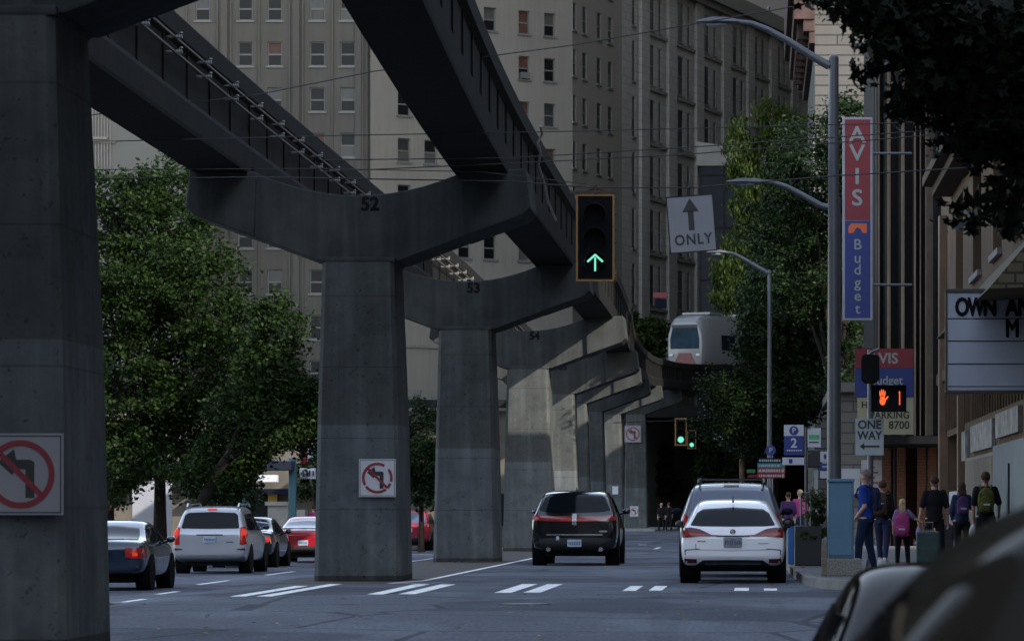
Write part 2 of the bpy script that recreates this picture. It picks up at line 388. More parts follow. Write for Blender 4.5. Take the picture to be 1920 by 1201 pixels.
# added glowing backdrop that tones down the low sky behind the far buildings
m = emis('sky_backdrop_grey', (0.98, 0.98, 1.0), 0.014, 0.0)
mb = MB(); N = 24
ring = [(1500 * math.sin(R(-28 + 56 * i / N)), 1500 * math.cos(R(-28 + 56 * i / N))) for i in range(N + 1)]
for i in range(N):
    a, b = ring[i], ring[i + 1]
    ha = 300 + 18 * math.sin(i * 1.7); hb = 300 + 18 * math.sin((i + 1) * 1.7)
    mb.quad((a[0], a[1], -20), (b[0], b[1], -20), (b[0], b[1], hb), (a[0], a[1], ha))
struct('sky', mb, m)

# ------------------------------------------------------------------ monorail: piers and guideway beams
FLOOR = {51: (35.6, -6.68, 5.5), 52: (70, -6.85, 5.5), 53: (96, -6.9, 5.5), 54: (122, -6.9, 5.5), 55: (148, -7.3, 5.5), 56: (174, -7.95, 5.85),
         57: (200, -8.25, 6.15), 58: (226, -8.25, 6.65), 59: (258, -7.75, 7.4)}
def text_mesh(s, h, bold=0.0, extrude=0.0, align='CENTER', spacing=1.0, yscale=1.0, xscale=1.0):
    cu = bpy.data.curves.new('t', 'FONT'); cu.body = s; cu.size = h / 0.72; cu.align_x = align; cu.align_y = 'CENTER'
    cu.extrude = extrude; cu.space_character = spacing; cu.resolution_u = 3
    o = bpy.data.objects.new('t', cu); COL.objects.link(o)
    dg = bpy.context.evaluated_depsgraph_get(); me = bpy.data.meshes.new_from_object(o.evaluated_get(dg))
    bpy.data.objects.remove(o); bpy.data.curves.remove(cu)
    me.transform(Matrix.Scale(xscale, 4, (1, 0, 0)))
    if bold:
        bm = bmesh.new(); bm.from_mesh(me); base = list(bm.verts) + list(bm.edges) + list(bm.faces); b = bold * h
        for k, (dx, dy) in enumerate(((b, 0), (-b, 0), (0, b), (0, -b), (b * .7, b * .7), (-b * .7, b * .7), (b * .7, -b * .7), (-b * .7, -b * .7))):
            g = bmesh.ops.duplicate(bm, geom=base)['geom']
            bmesh.ops.translate(bm, verts=[v for v in g if isinstance(v, bmesh.types.BMVert)], vec=(dx, dy, .0003 * (k + 1)))
        bm.to_mesh(me); bm.free()
    return me
def lettering(s, h, loc, m, parent, name='lettering', yaw=0, roll=0, **k):
    me = text_mesh(s, h, **k)
    me.transform(Matrix.Translation(loc) @ Matrix.Rotation(yaw, 4, 'Z') @ Matrix.Rotation(roll, 4, 'Y') @ Matrix.Rotation(R(90), 4, 'X'))
    return part(name, me, m, parent, fin=False)
PIERG = 'numbered monorail piers down the middle of the street'
plabel = {51: 'nearest monorail pier, cropped at the left edge, with a large no left turn sign', 52: 'tall concrete monorail pier numbered 52 behind the nearest one',
          53: 'concrete monorail pier numbered 53 with dry leaves at its foot', 54: 'monorail pier numbered 54, its crosshead half in sunlight',
          55: 'monorail pier numbered 55 rising behind the black SUV', 56: 'first of the unnumbered piers just behind pier 55',
          57: 'second unnumbered monorail pier beyond pier 55', 58: 'far monorail pier with a small white notice, behind the black SUV',
          59: 'farthest monorail pier, where the track bends right, with a small turn sign'}
def pier(num, Y, X, zc):
    t = thing('monorail_pier', plabel[num], 'pier', (X, Y, 0), PIERG)
    mb = MB()
    # tapered shaft with chamfered corners
    rings = []
    for z, hw, dp, db in ((-.45, .75, .98, 1.5), (zc * .5, .69, .92, 1.4), (zc, .615, .86, .98)):
        c = .07
        rings.append([(-hw + c, -dp, z), (hw - c, -dp, z), (hw, -dp + c, z), (hw, db - c, z), (hw - c, db, z), (-hw + c, db, z), (-hw, db - c, z), (-hw, -dp + c, z)])
    vs = [p for r in rings for p in r]
    fs = [(j * 8 + i, j * 8 + (i + 1) % 8, (j + 1) * 8 + (i + 1) % 8, (j + 1) * 8 + i) for j in range(2) for i in range(8)] + [tuple(range(7, -1, -1)), tuple(range(16, 24))]
    mb.add(vs, fs)
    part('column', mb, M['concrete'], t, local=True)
    # crosshead: dished top, sloped soffit, thick wing ends
    mb = MB()
    dp = .78
    top = [(-2.85, 1.56), (-1.78, 1.5)] + [(-1.70 + 3.4 * i / 12, 1.12 + .36 * (abs(-1 + 2 * i / 12)) ** 2) for i in range(13)] + [(1.78, 1.5), (2.85, 1.56)]
    poly = [(-.70, 0), (-2.78, .78), (-2.9, .9)] + top + [(2.9, .9), (2.78, .78), (.70, 0)]
    poly = [(x, z + zc) for x, z in poly]
    mb.prism(poly, -dp, dp + .3)
    mb.box(-.64, .64, -.87, 1.0, zc - .03, zc + .06)
    part('crosshead', mb, M['cap'], t, local=True, bevel=.025)
    mb = MB()
    for sx in (-1, 1):
        poly = [(sx * x, z + zc) for x, z in ((1.78, .40), (2.80, .765), (2.96, .9), (2.88, 1.57), (1.74, 1.52))]
        mb.prism(poly, -dp - .13, dp + .43)
    parts('wing_end', mb, M['cap'], t, local=True, bevel=.04)
    mb = MB()
    for sx in (-1, 1): mb.box(sx * 2.2 - .38, sx * 2.2 + .38, -.5, .5, zc + 1.5, zc + 1.62)
    parts('bearing_pad', mb, M['blackmatte'], t, local=True)
    if 52 <= num <= 55:
        lettering(str(num), .23, (X + .2, Y - dp - .006, zc + .96), M['blackmatte'], t, 'number', bold=.06, yaw=0)
    return t
PIER = {n: pier(n, *v) for n, v in FLOOR.items()}

# guideway centre lines: (x, y, z of the underside)
PR = [(-2.6, -25, 7), (-3.4, 20, 7), (-4.27, 46, 7), (-4.75, 70, 7), (-4.8, 96, 7), (-4.8, 122, 7), (-5.1, 148, 7.02), (-5.75, 174, 7.37), (-6.05, 200, 7.67), (-6.1, 226, 8.17), (-5.9, 247, 8.8),
      (-5.1, 258, 9.0), (-3.4, 264, 9.15), (0, 267.5, 9.3), (6, 271.5, 9.4), (14, 278, 9.4), (24, 288, 9.4)]
PL = [(-8.4, -25, 7), (-8.7, 20, 7), (-9.0, 46, 7), (-9.2, 70, 7), (-9.2, 96, 7), (-9.2, 122, 7), (-9.5, 148, 7.02), (-10.15, 174, 7.37), (-10.45, 200, 7.67), (-10.45, 226, 8.17), (-10.1, 250, 8.9),
      (-8.2, 263, 9.15), (-4.9, 271.5, 9.3), (0, 279, 9.3), (6, 288, 9.3), (14, 298, 9.3), (30, 318, 9.3)]
def smooth_path(P, step=3):
    out = []
    for i in range(len(P) - 1):
        p0 = Vector(P[max(0, i - 1)]); p1 = Vector(P[i]); p2 = Vector(P[i + 1]); p3 = Vector(P[min(len(P) - 1, i + 2)])
        n = max(1, int((p2 - p1).length / step))
        d = (p2 - p1).length; m1 = (p2 - p0) / max(.1, (p2 - p0).length) * d; m2 = (p3 - p1) / max(.1, (p3 - p1).length) * d
        for k in range(n):
            t = k / n
            out.append((2*t**3-3*t**2+1)*p1 + (t**3-2*t**2+t)*m1 + (-2*t**3+3*t**2)*p2 + (t**3-t**2)*m2)
    out.append(Vector(P[-1])); return out
def frames(path):
    fr = []
    for i, p in enumerate(path):
        d = (path[min(i + 1, len(path) - 1)] - path[max(i - 1, 0)]); d.z = 0; d.normalize()
        fr.append((p, d, Vector((d.y, -d.x, 0))))
    return fr
def sweep(mb, fr, prof, closed=True):
    k = len(prof); vs = [p + r * a + Vector((0, 0, b)) for p, d, r in fr for a, b in prof]
    fs = [(i * k + j, i * k + (j + 1) % k, (i + 1) * k + (j + 1) % k, (i + 1) * k + j) for i in range(len(fr) - 1) for j in range(k if closed else k - 1)]
    if closed: fs += [tuple(range(k)), tuple(range((len(fr) - 1) * k, len(fr) * k))]
    mb.add(vs, fs)
half = [(.46, 0), (.47, .06), (.47, .42), (.37, .56), (.37, 1.22), (.47, 1.32), (.47, 1.62), (.44, 1.66)]
prof = half + [(-a, b) for a, b in reversed(half)]
def guideway(P, label, insul=True):
    path = smooth_path(P); fr = frames(path)
    t = thing('monorail_beam', label, 'guideway', (P[3][0], P[3][1], 0), 'pair of elevated monorail beams')
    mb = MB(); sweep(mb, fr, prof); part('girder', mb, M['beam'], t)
    rr = MB()
    for s in (1, -1):
        for zz in (.98, 1.2):
            sweep(rr, fr, [(s * .50, zz), (s * .53, zz), (s * .53, zz + .03), (s * .50, zz + .03)])
    if insul: part('conductor_rail', rr, M['rail_metal'], t)
    st = MB(); tot = 0; last = None
    for p, d, r in fr:
        if last is not None: tot += (p - last).length
        last = p
    dense = smooth_path(P, 1.3)
    for i, (p, d, r) in enumerate(frames(dense)):
        if i % 2: continue
        for s in (1, -1):
            Mx = Matrix(((r.x * s, d.x, 0, p.x), (r.y * s, d.y, 0, p.y), (0, 0, 1, p.z), (0, 0, 0, 1)))
            st.box(.36, .40, -.03, .03, .5, 1.28, Mx)
    isl = islands(st)
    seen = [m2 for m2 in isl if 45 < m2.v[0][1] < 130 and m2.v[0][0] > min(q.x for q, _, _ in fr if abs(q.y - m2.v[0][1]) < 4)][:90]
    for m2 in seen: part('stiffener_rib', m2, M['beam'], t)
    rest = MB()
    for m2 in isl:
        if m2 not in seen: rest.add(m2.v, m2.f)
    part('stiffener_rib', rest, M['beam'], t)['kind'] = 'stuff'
    # insulators on the inner side, those in view
    k = 0
    for i, (p, d, r) in enumerate(frames(smooth_path(P, 3.25))):
        if not (40 < p.y < 135) or not insul: continue
        s = 1
        ins = MB()
        for zz in (1.0, 1.22):
            c = p + r * s * .60 + Vector((0, 0, zz))
            ins.cyl(p + r * s * .36 + Vector((0, 0, zz)), c, .022, n=8)
            for q, rad in ((.0, .04), (.035, .05), (.07, .035)):
                ins.cyl(c - r * s * q - r * s * .0, c - r * s * q + r * s * .018, rad, rad * .7, 10)
            ins.ell(c + Vector((0, 0, .055)), (.03, .03, .02), 8, 6)
        part('insulator', ins, M['ceramic'], t, smooth=True); k += 1
    return t, path
GR, pathR = guideway(PR, 'right hand elevated monorail beam passing over the lanes beside the traffic signal', False)
GL, pathL = guideway(PL, 'left hand elevated monorail beam with white insulators on its side')
# hanging cable loop on the outside of the right beam
t = thing('hanging_cable', 'pale twisted cable drooping off the side of the right monorail beam', 'cable', W(1005, 230, 66))
mb = MB()
pts = [(1000, 236, 67), (1003, 252, 67.5), (995, 268, 67.6), (1000, 285, 68), (997, 310, 69), (1008, 345, 70.5), (1016, 380, 72), (1030, 412, 74)]
mb.tube([W(*p) + Vector((.12, 0, 0)) for p in pts], .022, 8)
part('cable', mb, mat('pale_cable', (.28, .25, .2), .6), t, smooth=True)

# ------------------------------------------------------------------ signs fixed to piers
def no_left_sign(x0, x1, y0, y1, Yf, label, name='turn_sign', damaged=False):
    """white square plate, black left arrow, red ring and slash, facing the camera"""
    a, b = W(x0, y1, Yf), W(x1, y0, Yf); cx, cz = (a.x + b.x) / 2, (a.z + b.z) / 2; h = (b.x - a.x) / 2; hz = (b.z - a.z) / 2
    t = thing(name, label, 'road sign', (cx, Yf, cz), 'no left turn signs on the piers')
    mb = MB(); mb.box(cx - h, cx + h, Yf, Yf + .012, cz - hz, cz + hz); part('plate', mb, M['signwhite' if cz < 3.2 and Yf > 40 else 'signshaded'], t, bevel=.004)
    s = min(h, hz)
    mb = MB()
    for (u0, u1, v0, v1) in ((-.95, .95, .92, .95), (-.95, .95, -.95, -.92), (-.95, -.92, -.92, .92), (.92, .95, -.92, .92)):
        mb.box(cx + u0 * h, cx + u1 * h, Yf - .002, Yf, cz + v0 * hz, cz + v1 * hz)
    part('border', mb, M['black'], t)
    def P(pts, y): return [(cx + u * s, y, cz + v * s) for u, v in pts]
    mb = MB()
    arrow = [[(.12, -.58), (.34, -.58), (.34, .30), (.12, .12)], [(-.10, .12), (.12, .12), (.34, .30), (.24, .36), (-.10, .36)],
             [(-.56, .30), (-.20, -.02), (-.10, .12), (-.10, .36), (-.16, .62)]]
    for q in arrow: mb.add(P(q, Yf - .003), [tuple(range(len(q)))])
    part('arrow', mb, M['black'], t, fin=False)
    mb = MB(); n = 48; R1, R2 = .84, .69
    for i in range(n):
        if damaged and i in (5, 6, 7, 45, 41, 28): continue
        a0, a1 = 2 * math.pi * i / n, 2 * math.pi * (i + 1) / n
        mb.add(P([(R1 * math.cos(a0), R1 * math.sin(a0)), (R1 * math.cos(a1), R1 * math.sin(a1)), (R2 * math.cos(a1), R2 * math.sin(a1)), (R2 * math.cos(a0), R2 * math.sin(a0))], Yf - .005), [(0, 1, 2, 3)])
    c = math.sqrt(.5)
    mb.add(P([(-.76 * c - .05, .76 * c - .05), (-.76 * c + .05, .76 * c + .05), (.76 * c + .05, -.76 * c + .05), (.76 * c - .05, -.76 * c - .05)], Yf - .007), [(0, 1, 2, 3)])
    part('prohibition_ring', mb, M['signred'], t, fin=False)
    return t
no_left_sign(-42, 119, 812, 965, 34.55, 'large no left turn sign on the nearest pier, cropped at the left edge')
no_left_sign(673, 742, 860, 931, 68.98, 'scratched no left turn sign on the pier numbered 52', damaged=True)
t = no_left_sign(1171, 1202, 797, 829, 256.9, 'small no left turn sign high on the farthest pier')
no_left_sign(1181, 1197, 948, 968, 256.95, 'weathered little turn sign low on the farthest pier', damaged=True)
t = thing('notice', 'small blank white notice fixed to a far monorail pier', 'notice', W(1153, 918, 224.8))
mb = MB(); a, b = W(1148, 926, 224.8), W(1159, 911, 224.8); mb.box(a.x, b.x, 224.8, 224.84, a.z, b.z); part('plate', mb, M['signwhite'], t)
# raised traffic island around the farthest pier
mb = MB(); mb.prism([(-9.6, 246), (-6.2, 243), (-5.0, 247), (-5.3, 275), (-9.8, 275)], -.3, .13, 'z'); struct('traffic_island', mb, M['curb'])
# ------------------------------------------------------------------ buildings
M['stone1'] = mat('pale_terracotta', (0.088, 0.082, 0.071), 0.85, var=0.10, scale=0.25, streak=0.10)
M['stone2'] = mat('pale_stucco', (0.185, 0.170, 0.145), 0.85, var=0.07, scale=0.2, streak=0.06)
M['stone3'] = coursed_mat('coursed_grey_stone', (0.30, 0.283, 0.262), 0.62, 1.5, 0.03, 0.72)
M['stonetrim'] = mat('stone_trim', (0.16, 0.15, 0.135), 0.8, var=0.1, scale=1)
M['frame'] = mat('window_frame_white', (0.105, 0.103, 0.096), 0.5, var=0.05)
M['glass'] = mat('window_glass_dark', (0.006, 0.006, 0.007), 0.3, var=0.3, scale=.5, spec=0.15)
M['blind'] = mat('window_blind', (0.05, 0.047, 0.04), 0.7, var=0.2, scale=1)
M['blindred'] = mat('window_curtain_red', (0.06, 0.024, 0.015), 0.7, var=0.2)
M['glassgrey'] = mat('window_glass_grey', (0.02, 0.021, 0.02), 0.4, var=0.4, scale=.8)
M['navy'] = mat('dark_navy_glass', (0.008, 0.010, 0.018), 0.25, var=0.3, scale=.3, spec=0, coat=.06)
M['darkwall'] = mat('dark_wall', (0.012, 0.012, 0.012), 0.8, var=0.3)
M['roofgrey'] = mat('roof_gravel', (0.1, 0.1, 0.1), 0.9)
brnd = random.Random(11)
def isect(P0, d, px):
    """distance along a wall line at which it crosses the photo column px"""
    k = (px - HX) / F
    return (k * P0[1] - P0[0]) / (d[0] - k * d[1])
def wall_with_windows(bld, P0, yaw, L, z0, z1, holes, wallmat, depth=.28, sill=True, pane_var=True, name='wall', small=False):
    """a wall from P0 running along yaw (0 = +X, 90 = +Y); holes: list of (u0,u1,za,zb). Real openings with reveals, window units inside"""
    d = Vector((math.cos(yaw), math.sin(yaw), 0)); n = Vector((math.sin(yaw), -math.cos(yaw), 0)); O = Vector((P0[0], P0[1], 0))
    us = sorted({0, L} | {h[0] for h in holes} | {h[1] for h in holes}); zs = sorted({z0, z1} | {h[2] for h in holes} | {h[3] for h in holes})
    def pt(u, z, k=0): return O + d * u + Vector((0, 0, z)) - n * k
    hs = set()
    iu = {u: i for i, u in enumerate(us)}; iz = {z: i for i, z in enumerate(zs)}
    for h in holes:
        for i in range(iu[h[0]], iu[h[1]]):
            for j in range(iz[h[2]], iz[h[3]]): hs.add((i, j))
    mb = MB()
    # merge columns without holes into tall strips
    for i in range(len(us) - 1):
        j = 0
        while j < len(zs) - 1:
            if (i, j) in hs: j += 1; continue
            k = j
            while k < len(zs) - 1 and (i, k) not in hs: k += 1
            mb.quad(pt(us[i], zs[j]), pt(us[i + 1], zs[j]), pt(us[i + 1], zs[k]), pt(us[i], zs[k])); j = k
    for (a, b, c, e) in holes:
        mb.quad(pt(a, c), pt(a, e), pt(a, e, depth), pt(a, c, depth)); mb.quad(pt(b, c), pt(b, c, depth), pt(b, e, depth), pt(b, e))
        mb.quad(pt(a, c), pt(a, c, depth), pt(b, c, depth), pt(b, c)); mb.quad(pt(a, e), pt(b, e), pt(b, e, depth), pt(a, e, depth))
    mb.quad(pt(0, z1), pt(L, z1), pt(L, z1, .5), pt(0, z1, .5))
    part(name, mb, wallmat, bld, fin=False)
    Mx0 = Matrix(((d.x, -n.x, 0, 0), (d.y, -n.y, 0, 0), (0, 0, 1, 0), (0, 0, 0, 1)))
    for (a, b, c, e) in holes:
        Mx = Matrix.Translation(O) @ Mx0
        f = MB(); t = .07; y0, y1 = depth - .10, depth - .04
        f.box(a, a + t, y0, y1, c, e, Mx); f.box(b - t, b, y0, y1, c, e, Mx); f.box(a + t, b - t, y0, y1, c, c + t, Mx); f.box(a + t, b - t, y0, y1, e - t, e, Mx)
        m = c + (e - c) * .48; f.box(a + t, b - t, y0, y1, m - .05, m + .05, Mx)
        if sill: f.box(a - .12, b + .12, -.10, depth - .13, c - .14, c - .003, Mx)
        fo = part('window', f, M['frame'], bld, fin=False)
        g = MB(); r = brnd.random()
        g.m = 0 if r < .55 or not pane_var else (1 if r < .72 else (2 if r < .8 else 3))
        g.quad(*[Mx @ Vector(p) for p in ((a + t, y1 - .02, m), (b - t, y1 - .02, m), (b - t, y1 - .02, e - t), (a + t, y1 - .02, e - t))])
        r = brnd.random(); g.m = 0 if r < .75 or not pane_var else (1 if r < .85 else (2 if g.m == 2 else 3))
        g.quad(*[Mx @ Vector(p) for p in ((a + t, y1 - .02, c + t), (b - t, y1 - .02, c + t), (b - t, y1 - .02, m), (a + t, y1 - .02, m))])
        off = bld.location
        po = part('pane', g, [M['glass'], M['blind'], M['blindred'], M['glassgrey']], fin=False)
        po.data.transform(Matrix.Translation(-off)); po.parent = fo
    return pt, d, n, Mx0
def ac_units(bld, holes, P0, yaw, n_, seed):
    r_ = random.Random(seed); d = (math.cos(yaw), math.sin(yaw)); nn = (math.sin(yaw), -math.cos(yaw))
    for h in r_.sample(holes, n_):
        u = (h[0] + h[1]) / 2; hw = (h[1] - h[0]) * .34
        q = [(P0[0] + d[0] * (u + a) + nn[0] * b, P0[1] + d[1] * (u + a) + nn[1] * b) for a, b in ((-hw, -.2), (hw, -.2), (hw, .22), (-hw, .22))]
        mb = MB(); mb.prism(q, h[2] + .05, h[2] + .5, 'z'); part('window_air_conditioner', mb, M['frame'], bld)
def walk_holes(P0, yaw, cols, rows, Yr):
    """cols: (photo x, photo width); rows: (photo y top, photo y bottom) measured at depth Yr"""
    d = (math.cos(yaw), math.sin(yaw)); out = []
    for x, wd in cols:
        a, b = isect(P0, d, x - wd / 2), isect(P0, d, x + wd / 2)
        for yt, yb in rows: out.append((a, b, WZ(yb, Yr), WZ(yt, Yr)))
    return out
def wallslab(bld, mbs, name, m, **k): return part(name, mbs, m, bld, **k)

# A: fluted pale office block, left
A0 = (WX(40, 287), 287); AL = WX(694, 287) - A0[0]
bA = thing('office_building', 'pale fluted office block behind the left trees, with narrow pilasters between window columns', 'building', (A0[0] + AL / 2, 290, 0))
rows = [(-100 + 85.3 * i + 8, -100 + 85.3 * i + 53) for i in range(10)]
cols = [(380, 27), (460, 27), (515, 27), (595, 28), (652, 28)]
pt, d, n, Mx = wall_with_windows(bA, A0, 0, AL, -1, 52, walk_holes(A0, 0, cols, rows, 287), M['stone1'])
mb = MB()
for x in (350, 408, 414, 433, 486, 543, 549, 568, 623, 680, 688, 300, 200, 150): 
    u = WX(x, 287); mb.box(u - .07, u + .07, 286.86, 287, 9, 52)
for x in (421, 556, 672, 320): 
    u = WX(x, 287); mb.box(u - .22, u + .22, 286.78, 287, 9, 52)
parts('pilaster', mb, M['stone1'], bA, fin=False)
mb = MB(); mb.box(A0[0], A0[0] + AL, 286.5, 286.99, 8.2, 8.9); mb.box(A0[0], A0[0] + AL, 286.7, 286.99, 8.9, 9.2); part('cornice', mb, M['stonetrim'], bA)
mb = MB(); mb.box(A0[0], A0[0] + AL, 288, 306, -1, 51.8); part('core', mb, M['stone1'], bA)

# B: plain hotel on the corner, angled front plus the side that runs down the street
B0 = (WX(694, 286), 286.2); yb1 = R(40)
d1 = (math.cos(yb1), math.sin(yb1)); L1 = isect(B0, d1, 1074)
B1 = (B0[0] + d1[0] * L1, B0[1] + d1[1] * L1); yb2 = R(75); d2 = (math.cos(yb2), math.sin(yb2)); L2 = isect(B1, d2, 1166)
B2 = (B1[0] + d2[0] * L2, B1[1] + d2[1] * L2)
bB = thing('hotel_building', 'plain pale corner hotel with paired sash windows, in the centre behind the monorail', 'building', (B0[0], B0[1], 0))
rows1 = [(-60 + 86 * i - 1, -60 + 86 * i + 43) for i in range(9)]
cols = [(758, 24), (808, 24), (871, 23), (919, 23), (983, 21), (1031, 21)]
h1 = []
for x, wd in cols:
    a, b = isect(B0, d1, x - wd / 2), isect(B0, d1, x + wd / 2)
    for i in range(8):
        y = 113 + 86.5 * (i - 2) ; Yc = 290; h1.append((a, b, WZ(y + 22, Yc), WZ(y - 22, Yc)))
ac_units(bB, h1, B0, yb1, 5, 3)
pt, *_ = wall_with_windows(bB, B0, yb1, L1, -1, 53, h1, M['stone2'])
h1 = []
for x, wd in ((1077, 7), (1096, 8), (1123, 8), (1144, 8)):
    a, b = isect(B1, d2, x - wd / 2), isect(B1, d2, x + wd / 2)
    for i in range(8): y = 113 + 86.5 * (i - 2); h1.append((a, b, WZ(y + 26, 297), WZ(y - 24, 297)))
wall_with_windows(bB, B1, yb2, L2, -1, 53, h1, M['stone2'], depth=.16)
mb = MB(); 
mb.prism([(B0[0] + .3, B0[1] + .5), (B1[0] - .4, B1[1] + .45), (B2[0] - .6, B2[1]), (B2[0] - 22, B2[1] + 8), (B0[0], B0[1] + 30)], -1, 52.9, 'z'); part('core', mb, M['stone2'], bB)
mb = MB()
for (P, dd, L) in ((B0, d1, L1), (B1, d2, L2)):
    n_ = (dd[1], -dd[0])
    for (za, zb, k) in ((9.2, 9.9, .45), (12.9, 13.1, .12)):
        q = [(P[0], P[1]), (P[0] + dd[0] * L, P[1] + dd[1] * L), (P[0] + dd[0] * L + n_[0] * k, P[1] + dd[1] * L + n_[1] * k), (P[0] + n_[0] * k, P[1] + n_[1] * k)]
        mb.prism(q, za, zb, 'z')
part('cornice', mb, M['stonetrim'], bB)

# C: coursed stone department block with paired windows in tall bays
C0 = B2; yc = R(75); dC = (math.cos(yc), math.sin(yc)); LC = isect(C0, dC, 1516)
bC = thing('department_building', 'coursed grey stone block with tall paired window bays receding down the street', 'building', (C0[0], C0[1], 0))
hC = []
def Yat(x): u = isect(C0, dC, x); return C0[1] + dC[1] * u
for ci, (x, wd) in enumerate([(1188, 6), (1221, 11), (1237, 5), (1276, 10), (1291, 5), (1325, 9), (1340, 5), (1378, 8), (1391, 5), (1417, 7), (1430, 5), (1460, 7), (1471, 4)]):
    a, b = isect(C0, dC, x - wd / 2), isect(C0, dC, x + wd / 2)
    for i in range(7 if x < 1310 else 6):
        # storey pitch 4.05 m
        ztop = 42.2 - 4.32 * i
        if ci == 0: ztop -= .2
        hC.append((a, b, ztop - 3.15, ztop))
wall_with_windows(bC, C0, yc, LC, -1, 44.2, hC, M['stone3'], depth=.14)
mb = MB()
nC = (dC[1], -dC[0])
def slabC(u0, u1, k, z0, z1):
    q = [(C0[0] + dC[0] * u, C0[1] + dC[1] * u) for u in (u0, u1)]
    q += [(q[1][0] + nC[0] * k, q[1][1] + nC[1] * k), (q[0][0] + nC[0] * k, q[0][1] + nC[1] * k)]
    mb.prism(q, z0, z1, 'z')
for x in (1205, 1256, 1308, 1358, 1404, 1447, 1487): u = isect(C0, dC, x); slabC(u - 1.1, u + 1.1, .28, 9, 43)
parts('pier_strip', mb, M['stone3'], bC, bevel=.05)
mb = MB()
for u0, u1, k, a, b in ((0, LC, 1.0, 43.2, 44.4), (0, LC, .6, 42.7, 43.2), (0, LC, .8, 11.2, 11.9)): slabC(u0, u1, k, a, b)
for i in range(7): slabC(isect(C0, dC, 1208), LC, .16, 42.2 - 4.32 * i - 3.62, 42.2 - 4.32 * i - 3.38)
part('cornice', mb, M['stonetrim'], bC)
mb = MB(); q = [(C0[0] - nC[0] * .5, C0[1] - nC[1] * .5 + .5), (C0[0] + dC[0] * LC - nC[0] * .5, C0[1] + dC[1] * LC - nC[1] * .5), (C0[0] + dC[0] * LC - nC[0] * 20, C0[1] + dC[1] * LC + 5), (C0[0] - nC[0] * 20, C0[1] + 10)]
mb.prism(q, -1, 44, 'z'); part('core', mb, M['stone3'], bC)
t = thing('flagpole', 'thin flagpole standing on the roof edge of the grey stone block', 'flagpole', (WX(1440, 380), 362, 44))
mb = MB(); mb.cyl((WX(1440, 380), 362, 43), (WX(1440, 380), 362, 46.2), .08); mb.ell((WX(1440, 380), 362, 46.3), .16); part('pole', mb, M['pole'], t)
# red and blue little shop sign on the stone block, above the young tree
t = thing('shop_sign', 'small red and navy projecting sign on the stone block above the round tree', 'sign', W(1238, 560, 300))
mb = MB(); a, b = W(1225, 558, 300), W(1252, 548, 300); mb.box(a.x, b.x, 300, 300.3, a.z, b.z); part('red_panel', mb, M['signred'], t)
mb = MB(); a, b = W(1228, 577, 300), W(1250, 560, 300); mb.box(a.x, b.x, 300, 300.3, a.z, b.z); part('navy_panel', mb, M['navy'], t)

# D: dark glass block in front of it
D0 = (WX(1312, 284), 284)
bD = thing('glass_building', 'dark navy glass block with a pale gable, behind the train', 'building', (D0[0], 284, 0))
mb = MB(); mb.box(D0[0], D0[0] + 11, 284, 296, 9, 25.5); part('glass_wall', mb, M['navy'], bD)
mb = MB(); mb.prism([(D0[0] - .2, 25.5), (D0[0] + 11.2, 25.5), (D0[0] + 3.2, 26.7), (D0[0] - .2, 27.2)], 283.7, 296, 'y'); part('roof', mb, M['stonetrim'], bD)
mb = MB()
for i in range(7): mb.box(D0[0] + i * 1.7 - .04, D0[0] + i * 1.7 + .04, 283.9, 284, 9, 25.5)
for i in range(5): mb.box(D0[0], D0[0] + 11, 283.93, 283.99, 10 + i * 3.7, 10.1 + i * 3.7)
parts('mullion', mb, M['darkwall'], bD)
# dark ground-floor arcade and shaded block closing the end of the street
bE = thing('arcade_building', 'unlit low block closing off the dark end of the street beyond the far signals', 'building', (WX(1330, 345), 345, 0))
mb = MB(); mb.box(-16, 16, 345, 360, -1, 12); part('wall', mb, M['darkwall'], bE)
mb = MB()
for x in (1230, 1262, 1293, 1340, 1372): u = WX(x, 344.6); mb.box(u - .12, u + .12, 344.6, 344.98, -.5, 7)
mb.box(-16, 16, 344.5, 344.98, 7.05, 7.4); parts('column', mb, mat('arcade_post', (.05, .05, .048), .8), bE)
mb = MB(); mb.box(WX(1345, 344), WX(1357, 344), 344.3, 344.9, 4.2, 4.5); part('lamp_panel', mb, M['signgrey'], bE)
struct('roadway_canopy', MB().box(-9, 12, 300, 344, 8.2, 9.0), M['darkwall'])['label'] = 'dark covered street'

# F: far left pale block with a panelled corner
bF = thing('distant_building', 'pale panelled tower seen at the upper left between the nearest pier and the left beam', 'building', (WX(200, 275), 275, 0))
mb = MB(); mb.box(WX(60, 275), WX(345, 275), 275, 284, -1, 33); part('wall', mb, mat('pale_panel', (.11, .108, .10), .8, var=.05, scale=.3), bF)
mb = MB()
for i in range(9): x = WX(163 + i * 5.5, 275); mb.box(x - .04, x + .04, 274.9, 275, 24, 33)
mb.box(WX(150, 275), WX(202, 275), 274.7, 275, WZ(262, 275), WZ(257, 275)); mb.box(WX(150, 275), WX(218, 275), 274.8, 275, WZ(268, 275), WZ(264, 275))
parts('fin', mb, M['stonetrim'], bF)

